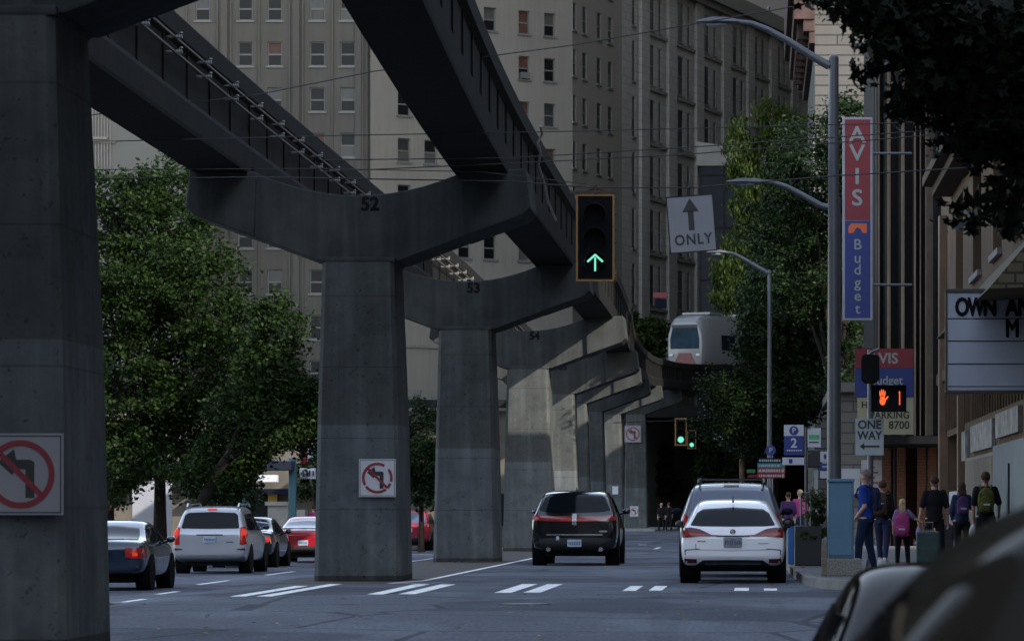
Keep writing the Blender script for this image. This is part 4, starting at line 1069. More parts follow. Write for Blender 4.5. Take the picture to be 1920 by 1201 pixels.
# 2 white hatchback parked at the right kerb
p = carpaint('white_car_paint', (.8, .8, .83), .3, 0)
c = Car('white_hatchback', 'white hatchback stopped at the right kerb behind a taller SUV', 'car', WX(1374, 67), 67, p, L=4.32, W_=1.765, H=1.40, belt=.90, zb=.26, hood=.92, style='hatch', wheel=.32, z=0)
c.patch('rear_window', [(-.70, .965, .98), (-.60, .955, 1.17), (-.50, .95, 1.235), (0, .945, 1.265), (.50, .95, 1.235), (.60, .955, 1.17), (.70, .965, .98)], c.glass, rows=7)
for sx in (-1, 1):
    tl = c.patch('tail_light', [(sx * .83, .76, .92), (sx * .70, .77, .925), (sx * .55, .785, .90), (sx * .36, .785, .81), (sx * .2, .785, .80)], M['taildark'], rows=3, off=.014)
    c.patch('lamp_lens', [(sx * .79, .785, .84), (sx * .62, .795, .83), (sx * .45, .79, .81)], M['tail'], rows=2, off=.022, parent=tl)
    c.patch('fog_reflector', [(sx * .80, .35, .42), (sx * .60, .35, .415)], M['taildark'], rows=2, off=.012)
    c.patch('bumper_crease', [(sx * .80, .42, .56), (sx * .785, .43, .565)], M['plastic'], rows=2, dens=1, off=.004)
    c.patch('bumper_crease', [(sx * .79, .548, .566), (sx * .55, .575, .585)], M['plastic'], rows=1, dens=3, off=.004)
c.patch('chrome_strip', [(-.28, .775, .80), (0, .775, .80), (.28, .775, .80)], M['plastic'], rows=1, dens=4, off=.01)
c.patch('diffuser', [(-.80, .26, .30), (-.62, .26, .31), (-.5, .26, .395), (0, .26, .40), (.5, .26, .395), (.62, .26, .31), (.80, .26, .30)], M['plastic'], off=.01)
c.patch('diffuser_strip', [(-.46, .335, .352), (.46, .335, .352)], M['chrome'], rows=1, dens=8, off=.022)
c.patch('tailgate_seam', [(-.62, .56, .66), (-.61, .56, .66)], M['plastic'], rows=1, dens=1, off=.003)
c.patch('tailgate_seam', [(-.62, .562, .570), (0, .545, .553), (.62, .562, .570)], mat('seam_grey', (.2, .2, .22), .6, var=0), rows=1, dens=4, off=.003)
c.patch('model_badge', [(-.59, .695, .715), (-.45, .695, .715)], M['chrome'], rows=1, dens=2); c.patch('trim_badge', [(.42, .66, .675), (.60, .66, .675)], mat('badge_grey', (.3, .3, .32), .4), rows=1, dens=2)
mb = MB(); mb.lathe([(-.012, .034), (.0, .046), (.012, .034), (0, .028), (-.012, .034)], (0, c.bvh.ray_cast(Vector((0, -3, .86)), Vector((0, 1, 0)))[0].y - .01, .86), 'y', 20); mb.box(-.02, .02, c.bvh.ray_cast(Vector((0, -3, .86)), Vector((0, 1, 0)))[0].y - .015, c.bvh.ray_cast(Vector((0, -3, .86)), Vector((0, 1, 0)))[0].y, .853, .867)
part('emblem', mb, M['plastic'], c.t, local=True)
c.plate_(.69, m=mat('old_plate', (.22, .22, .24), .5, var=.5, scale=18)); c.mirrors(2.75, .98, M['plastic'], .15); c.windows_side(.85, 3.45, top=1.26)
mb = MB(); mb.cyl((0, .75, 1.36), (0, .6, 1.45), .018, .006); part('antenna', mb, M['black'], c.t, local=True)
c.finish()

# 3 taller SUV in front of it
p = carpaint('blue_grey_paint', (.07, .085, .11), .3, .3)
c = Car('grey_suv', 'blue-grey SUV with a black roof rack parked in front of the white hatchback', 'SUV', WX(1371, 73.2), 73.2, p, L=4.7, W_=1.9, H=1.73, belt=1.12, zb=.28, hood=1.08, style='suv', wheel=.37, z=0)
c.patch('rear_window', [(-.76, 1.22, 1.24), (-.66, 1.2, 1.54), (-.58, 1.19, 1.60), (0, 1.18, 1.615), (.58, 1.19, 1.60), (.66, 1.2, 1.54), (.76, 1.22, 1.24)], M['carglass_sky'], rows=7)
for sx in (-1, 1):
    c.patch('tail_light', [(sx * .88, .80, 1.16), (sx * .78, .80, 1.10)], M['tail'], rows=3, off=.014)
c.patch('brake_light', [(-.14, 1.655, 1.672), (.14, 1.655, 1.672)], M['black'], rows=1, dens=3, off=.02)
c.patch('lower_cladding', [(-.88, .32, .62), (.88, .32, .62)], mat('brown_cladding', (.035, .025, .022), .6), dens=8)
c.plate_(.8); c.mirrors(3.1, 1.20, M['navy'], .24); c.windows_side(.5, 3.8, top=1.55)
for sx in (-1, 1):
    mb = MB(); mb.tube([(sx * .60, .55, 1.71), (sx * .60, .75, 1.78), (sx * .58, 2.7, 1.80), (sx * .58, 2.9, 1.74)], .022); part('roof_rail', mb, M['black'], c.t, local=True)
mb = MB()
for y in (.95, 2.4): mb.box(-.6, .6, y - .03, y + .03, 1.775, 1.80)
part('roof_rack', mb, M['black'], c.t, local=True); c.finish()

# 4 dark blue sedan on the left
p = carpaint('dark_blue_paint', (.012, .024, .042), .14)
c = Car('blue_sedan', 'dark blue sedan in the left lanes, half hidden by the nearest pier', 'car', -13.2, 81, p, L=4.6, W_=1.82, H=1.41, belt=.93, deck=1.0, hood=.88, style='sedan', wheel=.33)
c.patch('rear_window', [(-.66, 1.04, 1.06), (-.56, 1.03, 1.26), (0, 1.02, 1.32), (.56, 1.03, 1.26), (.66, 1.04, 1.06)], c.glass, rows=6)
for sx in (-1, 1):
    tl = c.patch('tail_light', [(sx * .87, .66, .86), (sx * .70, .65, .87), (sx * .5, .68, .86)], M['tail'], rows=3, off=.014)
    c.patch('lamp_lens', [(sx * .74, .70, .77), (sx * .64, .70, .77)], M['brake'], rows=2, off=.022, parent=tl)
c.patch('bumper_trim', [(-.8, .34, .36), (.8, .34, .36)], M['chrome'], dens=8, rows=1, off=.01)
c.plate_(.72, x=0); c.mirrors(2.95, 1.02); c.windows_side(1.15, 3.55, top=1.27)
c.seam(1.55); c.seam(2.55); c.finish()

# 5 silver minivan
p = carpaint('silver_paint', (.36, .37, .40), .32, .45)
c = Car('silver_minivan', 'silver minivan with lit tail lamps and roof rails behind the dark blue sedan', 'minivan', -14.06, 103.5, p, L=4.95, W_=1.92, H=1.74, belt=1.08, zb=.27, hood=1.02, style='suv', wheel=.34)
c.patch('rear_window', [(-.74, 1.17, 1.19), (-.68, 1.16, 1.50), (-.60, 1.16, 1.56), (0, 1.15, 1.585), (.60, 1.16, 1.56), (.68, 1.16, 1.50), (.74, 1.17, 1.19)], c.glass, rows=7)
for sx in (-1, 1):
    tl = c.patch('tail_light', [(sx * .93, .76, 1.10), (sx * .86, .74, 1.20), (sx * .77, .74, 1.18)], M['tail'], rows=4, off=.016)
    c.patch('lamp_lens', [(sx * .91, .98, 1.12), (sx * .80, .98, 1.14)], M['brake'], rows=2, off=.024, parent=tl)
    mb = MB(); mb.tube([(sx * .66, .6, 1.70), (sx * .66, .8, 1.79), (sx * .64, 2.8, 1.81), (sx * .64, 3.1, 1.74)], .03); part('roof_rail', mb, M['chrome'], c.t, local=True)
    c.patch('bumper_corner', [(sx * .90, .60, .66), (sx * .70, .61, .64)], M['plastic'], rows=1, off=.01)
c.patch('handle_trim', [(-.34, .985, 1.01), (.34, .985, 1.01)], M['plastic'], rows=1, dens=5, off=.012)
c.patch('brake_light', [(-.12, 1.63, 1.655), (.12, 1.63, 1.655)], M['brake'], rows=1, dens=3, off=.02)
c.patch('badge', [(.42, .80, .82), (.6, .80, .82)], M['plastic'], rows=1)
c.plate_(.88); c.mirrors(3.4, 1.18, M['black']); c.windows_side(.5, 4.15, top=1.55)
c.seam(1.35); c.seam(2.6); c.seam(3.6); c.finish()

# 6 black sedan
p = carpaint('black_sedan_paint', (.008, .009, .012), .15)
c = Car('black_sedan', 'black sedan with glowing tail lamp between the silver minivan and the red sedan', 'car', -14.65, 114.5, p, L=4.7, W_=1.84, H=1.44, belt=.93, deck=1.0, hood=.88, style='sedan', wheel=.33)
c.patch('rear_window', [(-.66, 1.04, 1.06), (-.56, 1.03, 1.27), (0, 1.02, 1.34), (.56, 1.03, 1.27), (.66, 1.04, 1.06)], M['carglass_sky'], rows=6)
for sx in (-1, 1):
    tl = c.patch('tail_light', [(sx * .87, .70, .90), (sx * .52, .72, .88)], M['tail'], rows=3, off=.014)
    c.patch('lamp_lens', [(sx * .80, .74, .86), (sx * .58, .75, .85)], M['brake'], rows=2, off=.022, parent=tl)
c.plate_(.60); c.mirrors(2.95, 1.02); c.windows_side(1.15, 3.55, top=1.29, m=M['carglass']); c.finish()
# 7 red sedan
p = carpaint('red_paint', (.30, .012, .022), .2)
c = Car('red_sedan', 'bright red sedan just left of the pier numbered 52', 'car', -14.2, 126, p, L=4.6, W_=1.84, H=1.44, belt=.95, deck=1.02, hood=.9, style='sedan', wheel=.33)
c.patch('rear_window', [(-.68, 1.06, 1.08), (-.58, 1.05, 1.28), (0, 1.04, 1.34), (.58, 1.05, 1.28), (.68, 1.06, 1.08)], M['carglass_sky'], rows=6)
for sx in (-1, 1):
    tl = c.patch('tail_light', [(sx * .88, .74, .94), (sx * .46, .76, .92)], M['tail'], rows=3, off=.014)
    c.patch('lamp_lens', [(sx * .80, .78, .90), (sx * .6, .79, .89)], M['brake'], rows=2, off=.022, parent=tl)
c.patch('lower_bumper', [(-.9, .30, .50), (.9, .30, .50)], M['plastic'], dens=6)
c.plate_(.62); c.mirrors(2.95, 1.02); c.windows_side(1.15, 3.55, top=1.29); c.finish()
# 8 red SUV
p = carpaint('dark_red_paint', (.20, .010, .022), .22)
c = Car('red_suv', 'dark red SUV seen between the piers numbered 52 and 53', 'SUV', -14.2, 164, p, L=4.5, W_=1.82, H=1.68, belt=1.05, zb=.27, hood=1.0, style='suv', wheel=.35)
c.patch('rear_window', [(-.7, 1.15, 1.18), (-.62, 1.14, 1.46), (0, 1.13, 1.52), (.62, 1.14, 1.46), (.7, 1.15, 1.18)], M['carglass_sky'], rows=6)
for sx in (-1, 1): c.patch('tail_light', [(sx * .88, .78, 1.10), (sx * .7, .80, 1.04)], M['tail'], rows=3, off=.014)
c.patch('lower_bumper', [(-.86, .34, .55), (.86, .34, .55)], M['plastic'], dens=6)
c.plate_(.82); c.mirrors(3.1, 1.12); c.windows_side(.5, 3.8, top=1.5, m=M['carglass']); c.finish()
# 9, 10 white cars farther on
p = carpaint('white_far_paint', (.5, .5, .52), .3, 0)
for X_, Y_, lab in ((-13.3, 177, 'white car ahead of the dark red SUV, mostly behind pier 53'), (-12.75, 204, 'white car with a red lamp showing in the slit between piers 53 and 54')):
    c = Car('white_car', lab, 'car', X_, Y_, p, L=4.6, W_=1.85, H=1.62, belt=1.02, zb=.27, hood=.95, style='suv', wheel=.34)
    c.patch('rear_window', [(-.7, 1.12, 1.14), (-.6, 1.1, 1.42), (0, 1.1, 1.47), (.6, 1.1, 1.42), (.7, 1.12, 1.14)], c.glass, rows=5)
    for sx in (-1, 1): c.patch('tail_light', [(sx * .9, .74, 1.10), (sx * .62, .76, 1.05)], M['brake'] if Y_ > 190 else M['tail'], rows=3, off=.014)
    c.plate_(.8); c.mirrors(3.1, 1.1); c.windows_side(.5, 3.8, top=1.45); c.finish()

# 11 sedan close to the camera, seen over its roof from behind
ngl = mat('near_glass', (.003, .003, .004), .1, var=0, coat=.18, spec=0)
p = mat('near_black_paint', (.014, .011, .009), .3, .0, var=.03, coat=.24, spec=0)
c = Car('dark_sedan', 'out-of-focus glossy dark sedan in the lower right corner, seen over its rear window', 'car', .98, 12.9, p, L=4.6, W_=1.80, H=1.43, belt=.92, deck=.98, hood=.88, style='sedan', wheel=.33, z=-.42)
c.patch('rear_window', [(-.60, 1.03, 1.05), (-.53, 1.02, 1.22), (-.3, 1.01, 1.285), (0, 1.01, 1.30), (.3, 1.01, 1.285), (.53, 1.02, 1.22), (.60, 1.03, 1.05)], ngl, rows=7)
for sx in (-1, 1): c.patch('tail_light', [(sx * .87, .70, .88), (sx * .5, .72, .87)], M['taildark'], rows=3, off=.014)
c.plate_(.6); c.mirrors(2.95, 1.02); c.windows_side(1.15, 3.55, top=1.27, m=ngl); c.finish()
# 12 nearer car crossing at the very right
p = mat('grey_brown_paint', (.030, .026, .021), .3, .0, coat=.10, spec=0)
c = Car('near_suv', 'very blurred grey-brown car cutting diagonally across the lower right corner', 'car', -.19, 6.0, p, L=4.6, W_=1.85, H=1.70, belt=1.02, zb=.26, hood=.98, style='suv', wheel=.36, z=-.42, heading=R(-90))
c.windows_side(.5, 3.72, top=1.54, m=ngl)
c.patch('windshield', [(-.66, 1.12, 1.50), (0, 1.12, 1.56), (.66, 1.12, 1.50)], ngl, side='front', dens=4, rows=7)
c.patch('rear_window', [(-.68, 1.12, 1.14), (-.6, 1.1, 1.44), (0, 1.1, 1.5), (.6, 1.1, 1.44), (.68, 1.12, 1.14)], ngl, rows=6)
c.mirrors(3.2, 1.12); c.finish()
# ------------------------------------------------------------------ lamps, signals, signs, wires
def mast_lamp(X, Y, zt, arm, label, r0, r1, headlen, sag=0.0, zb=.12):
    """tapered pole, one curved arm to the left ending in a flat cobra head"""
    t = thing('street_lamp', label, 'street lamp', (X, Y, zb), 'tapered steel street lamps along the right kerb')
    mb = MB(); mb.cyl((X, Y, zb), (X, Y, zt), r0, r1, 18); mb.ell((X, Y, zt), (r1, r1, r1 * .6), 12, 6); mb.cyl((X, Y, zb), (X, Y, zb + .25), r0 * 1.6, r0 * 1.25, 14)
    part('pole', mb, M['pole'], t, smooth=True)
    mb = MB(); pts = [Vector((X + a, Y, z)) for a, z in arm]; n = len(pts)
    mb.tube(pts, [.075 - .035 * i / (n - 1) for i in range(n)], 10); part('arm', mb, M['pole'], t, smooth=True)
    e = pts[-1]
    mb = MB()
    pr = [(0, .05, .04), (-.18, .13, .07), (-.45, .17, .075), (-headlen * .8, .14, .05), (-headlen, .05, .02)]
    vs = []; 
    for a, hw, hh in pr: vs += [(e.x + a, Y - hw, e.z), (e.x + a, Y - hw * .6, e.z + hh), (e.x + a, Y + hw * .6, e.z + hh), (e.x + a, Y + hw, e.z), (e.x + a, Y + hw * .6, e.z - hh * .5), (e.x + a, Y - hw * .6, e.z - hh * .5)]
    fs = [(i * 6 + j, i * 6 + (j + 1) % 6, (i + 1) * 6 + (j + 1) % 6, (i + 1) * 6 + j) for i in range(len(pr) - 1) for j in range(6)] + [tuple(range(6)), tuple(range(24, 30))]
    mb.add(vs, fs); part('lamp_head', mb, M['pole'], t, smooth=True)
    mb = MB(); mb.ell((e.x - headlen * .5, Y, e.z - .04), (headlen * .28, .1, .05), 12, 6); part('lens', mb, M['signgrey'], t, smooth=True)
    return t
Y1 = 68.5; X1 = WX(1563, Y1)
def armpts(pts, X, Y): return [(WX(x, Y) - X, WZ(y, Y)) for x, y in pts]
mast_lamp(X1, Y1, WZ(108, Y1), armpts([(1545, 124), (1510, 104), (1470, 78), (1430, 56), (1400, 44), (1375, 41)], X1 - .09, Y1), 'tallest steel street lamp, its arm reaching left near the top of the photo', .115, .085, .72)
Y2 = 82.0; X2 = WX(1571, Y2)
mast_lamp(X2, Y2, WZ(372, Y2), armpts([(1568, 392), (1540, 386), (1505, 366), (1475, 350), (1450, 342), (1434, 341)], X2, Y2), 'second street lamp whose shorter arm ends above the white ONLY sign', .07, .055, .78)
Y3 = 122.0; X3 = WX(1443, Y3)
mast_lamp(X3, Y3, WZ(508, Y3), armpts([(1441, 512), (1420, 500), (1395, 485), (1375, 475), (1362, 473)], X3, Y3), 'slim far street lamp in front of the dark trees, right of the ONLY sign', .075, .06, .6)

def signal(x0, x1, y0, y1, Y, label, arrow, thick=.035, hang=True, on_y=None):
    a, b = W(x0, y1, Y), W(x1, y0, Y); cx, cz = (a.x + b.x) / 2, (a.z + b.z) / 2; h, hz = (b.x - a.x) / 2, (b.z - a.z) / 2
    t = thing('traffic_signal', label, 'traffic light', (cx, Y, cz), 'traffic signals hanging over the lanes')
    mb = MB(); mb.box(cx - h + thick, cx + h - thick, Y, Y + .02, cz - hz + thick, cz + hz - thick); part('backplate', mb, M['blackmatte'], t)
    mb = MB()
    for u0, u1, v0, v1 in ((-h, h, hz - thick, hz), (-h, h, -hz, -hz + thick), (-h, -h + thick, -hz + thick, hz - thick), (h - thick, h, -hz + thick, hz - thick)): mb.box(cx + u0, cx + u1, Y - .01, Y + .03, cz + v0, cz + v1)
    part('yellow_border', mb, M['sigyellow'], t)
    mb = MB(); mb.box(cx - h * .62, cx + h * .62, Y + .02, Y + .2, cz - hz * .82, cz + hz * .82); part('housing', mb, M['sigyellow'], t, bevel=.02)
    r = min(h * .50, hz * .24)
    for k, dz in enumerate((.56, 0, -.56)):
        c = (cx, Y, cz + dz * hz)
        lens = MB(); lens.cyl((c[0], Y - .012, c[2]), (c[0], Y + .01, c[2]), r, n=24)
        lit = (k == 2)
        m_ = M['blackmatte'] if (arrow or not lit) else M['green_on']
        lo = part('lens', lens, M['blackmatte'] if not (lit and not arrow) else m_, t)
        vz = MB(); n_ = 18; d = r * 1.5
        for i in range(n_ - 4):
            a0, a1 = math.radians(-40 + 260 * i / (n_ - 4)), math.radians(-40 + 260 * (i + 1) / (n_ - 4))
            vz.add([(c[0] + r * 1.1 * math.cos(a0), Y - .012, c[2] + r * 1.1 * math.sin(a0)), (c[0] + r * 1.1 * math.cos(a1), Y - .012, c[2] + r * 1.1 * math.sin(a1)),
                    (c[0] + r * 1.1 * math.cos(a1), Y - d, c[2] + r * 1.1 * math.sin(a1) - .02), (c[0] + r * 1.1 * math.cos(a0), Y - d, c[2] + r * 1.1 * math.sin(a0) - .02)], [(0, 1, 2, 3)])
        part('visor', vz, mat('visor_black', (.016, .016, .017), .4, var=0), t, fin=False)
        if lit and arrow:
            ar = MB(); s = r * .95; z0 = c[2]
            def seg(p, q, wd):
                p = Vector((c[0] + p[0] * s, Y - .02, z0 + p[1] * s)); q = Vector((c[0] + q[0] * s, Y - .02, z0 + q[1] * s)); dd = (q - p).normalized(); nn = Vector((-dd.z, 0, dd.x)) * wd * s
                ar.add([p + nn, p - nn, q - nn, q + nn], [(0, 1, 2, 3)])
            seg((0, -1.0), (0, .5), .10); seg((-.85, .02), (.04, .82), .11); seg((.85, .02), (-.04, .82), .11)
            part('green_arrow', ar, M['green_on'], t, fin=False)
    return t, cx, cz, h, hz
M['green_on'] = emis('green_signal_light', (.25, 1.0, .72), .22)
M['orange_on'] = emis('orange_signal_light', (1.0, .13, .03), .30)
t, cx, cz, h, hz = signal(1080, 1152, 364, 527, 63, 'large hanging traffic signal showing a green up arrow, left of the ONLY sign', True, .03)
mb = MB(); zt = cz + hz
mb.box(cx - h - .12, cx + h + .02, 63.02, 63.1, zt + .02, zt + .06); mb.cyl((cx, 63.06, zt), (cx, 63.06, zt + .14), .03); mb.tube([(cx - .3, 63.06, zt + .02), (cx, 63.06, zt + .10), (cx + .3, 63.06, zt + .02)], .018)
part('hanger', mb, M['brown'], t)
mb = MB()
for z_ in (.9, .55, .2, -.1, -.5, -.85): mb.ell((cx + h + .02, 63.02, cz + z_ * hz), .018, 6, 4)
parts('bracket_bolt', mb, M['brown'], t)
signal(1265, 1288, 783, 835, 200, 'far traffic signal with a round green light and bright yellow border', False, .07)
signal(1289, 1305, 806, 841, 212, 'smaller dim green signal hanging just right of the other far one', False, .03)

def plate_sign(name, label, cat, x0, x1, y0, y1, Y, m, roll=0, border=None, group=None, bw=.02, thick=.01):
    a, b = W(x0, y1, Y), W(x1, y0, Y); c = (a + b) / 2; h, hz = (b.x - a.x) / 2, (b.z - a.z) / 2
    t = thing(name, label, cat, (c.x, Y, c.z), group); t.rotation_euler = (0, roll, 0)
    mb = MB(); mb.box(-h, h, 0, thick, -hz, hz); part('plate', mb, m, t, local=True, bevel=.003)
    if border:
        mb = MB(); e = bw
        for u0, u1, v0, v1 in ((-h, h, hz - e, hz), (-h, h, -hz, -hz + e), (-h, -h + e, -hz + e, hz - e), (h - e, h, -hz + e, hz - e)): mb.box(u0, u1, -.004, -.001, v0, v1)
        part('border', mb, border, t, local=True)
    return t, h, hz
def letters(t, s, h, x, z, m, y=-.006, **k):
    me = text_mesh(s, h, **k); me.transform(Matrix.Translation((x, y, z)) @ Matrix.Rotation(R(90), 4, 'X'))
    return part('lettering', me, m, t, local=True, fin=False)
def flat(t, name, polys, m, y=-.006):
    mb = MB()
    for q in polys: mb.add([(p[0], y, p[1]) for p in q], [tuple(range(len(q)))])
    return part(name, mb, m, t, local=True, fin=False)
# ONLY sign
t, h, hz = plate_sign('lane_sign', 'white square lane sign reading ONLY under an up arrow, tilted on its wire', 'road sign', 1252, 1341, 366, 473, 63, M['signshaded'], R(-4.5), M['navy'], bw=.018)
letters(t, 'ONLY', .165, .01, -.25, M['black'], bold=.03, xscale=.88, spacing=1.15)
flat(t, 'up_arrow', [[(-.045, -.10), (.045, -.10), (.045, .20), (-.045, .20)], [(-.13, .19), (.13, .19), (0, .40)]], M['black'])
mb = MB(); mb.cyl((0, .02, hz), (0, .02, hz + .12), .02); mb.cyl((0, .02, hz + .1), (-.06, .02, hz + .22), .012); mb.ell((0, .02, hz + .12), .03); part('hanger', mb, M['black'], t, local=True)

def wire(label, pts, Y, r=.009, sagm=0):
    t = thing('overhead_wire', label, 'wire', W(pts[0][0], pts[0][1], Y), 'thin black wires strung across the street')
    V = [W(x, y, Y) for x, y in pts]; out = []
    for i in range(len(V) - 1):
        for k in range(6):
            u = k / 6; p = V[i].lerp(V[i + 1], u); p.z -= sagm * 4 * u * (1 - u); out.append(p)
    out.append(V[-1]); mb = MB(); mb.tube(out, r, 5); part('strand', mb, M['wire'], t)
wire('thin wire rising to the right across the upper middle, meeting the tall lamp arm', [(-200, 262), (160, 217), (480, 178), (700, 134), (1080, 84), (1480, 14), (1700, -30)], 62)
wire('level wire crossing just above the middle of both beams', [(-200, 262), (160, 266), (640, 254), (1080, 246), (1640, 232), (2100, 215)], 61.5, .008)
wire('upper strand of the close pair of wires above the signal', [(600, 300), (960, 296), (1280, 277), (1640, 252), (2050, 222)], 62.4, .009)
wire('lower strand of the close pair of wires above the signal', [(600, 322), (960, 306), (1280, 290), (1640, 262), (2050, 228)], 62.8, .009)
wire('span wire that the green arrow signal and the ONLY sign hang from', [(-200, 330), (170, 335), (490, 332), (960, 340), (1110, 352), (1296, 352), (1560, 330), (2050, 300)], 63.05, .011)
wire('second wire level with the crosshead of pier 52', [(-200, 326), (170, 318), (600, 316), (900, 322), (1100, 345)], 64.5, .008)
wire('far thin wire above the far signals', [(1150, 792), (1265, 788), (1420, 775), (1560, 765)], 200, .02)

# vertical blade sign
YB = 92.0
a, b = W(1580, 600, YB), W(1636, 220, YB)
t = thing('blade_sign', 'tall vertical blade sign, red upper half reading AVIS and blue lower half reading Budget', 'sign', ((a.x + b.x) / 2, YB, (a.z + b.z) / 2))
cx, cz = t.location.x, t.location.z; h, hz = (b.x - a.x) / 2, (b.z - a.z) / 2
mb = MB(); mb.box(-h, h, 0, .25, -hz, hz); part('case', mb, mat('sign_case', (.26, .26, .29), .5), t, local=True, bevel=.01)
sp_ = WZ(413, YB) - cz
mb = MB(); mb.box(-h + .05, h - .05, -.006, -.001, sp_, hz - .05); part('red_panel', mb, M['signred'], t, local=True)
mb = MB(); mb.box(-h + .05, h - .05, -.006, -.001, -hz + .05, sp_ - .01); part('blue_panel', mb, M['signblue'], t, local=True)
lw = mat('sign_lettering_white', (.24, .26, .25), .5, var=.05)
for ch, y in (('A', 254), ('V', 288), ('I', 332), ('S', 372)): letters(t, ch, .37, -.01, WZ(y, YB) - cz, lw, bold=.03, y=-.012, xscale=1.1)
for ch, y, x in (('B', 459, 0), ('u', 484, 0), ('d', 506, 0), ('g', 530, 0), ('e', 555, 0), ('t', 579, 0)): letters(t, ch, .245, x, WZ(y, YB) - cz, lw, bold=.012, y=-.012)
oz = WZ(427, YB) - cz
flat(t, 'orange_mark', [[(-.21, oz - .12), (-.21, oz + .02), (-.15, oz + .1), (.21, oz + .1), (.21, oz - .12), (.12, oz - .12), (.06, oz - .02), (-.02, oz + .01), (-.1, oz - .12)]], M['orange'], -.012)
mb = MB()
for z_ in (-1.5, 1.5): mb.cyl((h, .12, z_), (h + .9, .12, z_), .03)
parts('bracket', mb, M['pole'], t, local=True)
# square rental sign + parking board under it
YR = 96.0
a, b = W(1603, 745, YR), W(1713, 653, YR); cx, cz = (a.x + b.x) / 2, (a.z + b.z) / 2
t = thing('rental_sign', 'square red over blue sign reading AVIS and Budget, partly behind a black signal', 'sign', (cx, YR, cz)); h, hz = (b.x - a.x) / 2, (b.z - a.z) / 2
mb = MB(); mb.box(-h, h, 0, .2, -hz, hz); part('case', mb, M['black'], t, local=True)
mb = MB(); mb.box(-h + .01, h - .01, -.006, -.001, .12, hz - .01); part('red_panel', mb, M['signred'], t, local=True)
mb = MB(); mb.box(-h + .01, h - .01, -.006, -.001, -hz + .01, .11); part('blue_panel', mb, M['signblue'], t, local=True)
letters(t, 'AVIS', .25, -.02, .34, lw, bold=.035, y=-.012, xscale=1.02); letters(t, 'Budget', .21, .05, -.18, lw, bold=.02, y=-.012, xscale=.95)
a, b = W(1608, 814, YR), W(1713, 742, YR); cx, cz = (a.x + b.x) / 2, (a.z + b.z) / 2; h, hz = (b.x - a.x) / 2, (b.z - a.z) / 2
t = thing('parking_board', 'cream board reading PARKING 8700 below the square red and blue sign', 'sign', (cx, YR, cz))
mb = MB(); mb.box(-h, h, 0, .15, -hz, hz - .02); part('board', mb, M['cream'], t, local=True)
letters(t, 'H', .16, -.5, .24, M['black'], bold=.03)
letters(t, 'PARKING', .17, .10, .0, M['black'], bold=.03, xscale=.92, spacing=1.05); letters(t, '8700', .19, .32, -.24, M['black'], bold=.03, xscale=.95)
# ONE WAY sign, pole, pedestrian signal
Yp = 74.0; Xp = WX(1632, Yp)
t = thing('signal_post', 'slim grey post carrying the pedestrian signal and the ONE WAY sign', 'post', (Xp, Yp, .145))
mb = MB(); mb.cyl((Xp, Yp, .14), (Xp, Yp, WZ(655, Yp)), .055, n=16); mb.cyl((Xp, Yp, .14), (Xp, Yp, .3), .09, .07); part('post', mb, M['pole'], t, smooth=True)
t, h, hz = plate_sign('direction_sign', 'grey rectangular ONE WAY sign with a left arrow, above the man in blue', 'road sign', 1604, 1657, 784, 853, 68.3, M['signgrey'])
letters(t, 'ONE', .145, 0, .20, M['black'], bold=.04, xscale=.95); letters(t, 'WAY', .145, 0, .02, M['black'], bold=.04, xscale=.88)
flat(t, 'left_arrow', [[(-.17, -.16), (-.09, -.10), (-.09, -.22)], [(-.10, -.145), (.17, -.145), (.17, -.175), (-.10, -.175)]], M['black'])
Ys = 68.0
a, b = W(1633, 771, Ys), W(1699, 722, Ys); cx, cz = (a.x + b.x) / 2, (a.z + b.z) / 2; h, hz = (b.x - a.x) / 2, (b.z - a.z) / 2
t = thing('pedestrian_signal', 'black pedestrian signal showing an orange hand and the numeral 1', 'pedestrian signal', (cx, Ys, cz))
mb = MB(); mb.box(-h, h, 0, .22, -hz, hz); part('housing', mb, M['blackmatte'], t, local=True, bevel=.02)
mb = MB(); mb.box(-h, h, -.12, 0, hz - .015, hz); mb.box(-h, -h + .015, -.12, 0, -hz, hz - .015); mb.box(h - .015, h, -.12, 0, -hz, hz - .015); part('visor', mb, M['blackmatte'], t, local=True)
def blob(cx_, cz_, rx, rz, ang=0, n=14): 
    return [(cx_ + rx * math.cos(q) * math.cos(ang) - rz * math.sin(q) * math.sin(ang), cz_ + rx * math.cos(q) * math.sin(ang) + rz * math.sin(q) * math.cos(ang)) for q in [2 * math.pi * i / n for i in range(n)]]
hx = -.10
polys = [blob(hx, -.04, .052, .075)] + [blob(hx - .042 + .026 * i, .075 + (.0, .022, .018, -.002)[i], .0115, .06, R(6 - 5 * i)) for i in range(4)] + [blob(hx + .066, .0, .013, .05, R(-38))]
for i, q in enumerate(polys): flat(t, 'orange_hand' , [q], M['orange_on'], -.006 - .0008 * i)
flat(t, 'orange_numeral', [[(.178, -.11), (.196, -.11), (.196, .12), (.178, .12)], [(.178, .12), (.165, .095), (.178, .095)]], M['orange_on'])
a, b = W(1615, 718, Ys), W(1649, 664, Ys); cx, cz = (a.x + b.x) / 2, (a.z + b.z) / 2
t = thing('rear_facing_signal', 'black signal housing seen from behind, on top of the slim post', 'traffic light', (cx, Ys, cz)); h, hz = (b.x - a.x) / 2, (b.z - a.z) / 2
mb = MB(); mb.prism([(-h, -hz * .75), (-h * .6, -hz), (h * .6, -hz), (h, -hz * .75), (h, hz * .8), (h * .7, hz), (-h * .8, hz), (-h, hz * .7)], 0, .3); part('housing', mb, M['blackmatte'], t, local=True, bevel=.02)
mb = MB(); mb.tube([(-h * .2, .15, hz), (.05, .15, hz + .06), (h, .15, hz + .1)], .02); mb.cyl((0, .1, -hz), (0, .1, -hz - .1), .04); parts('bracket', mb, M['pole'], t, local=True)
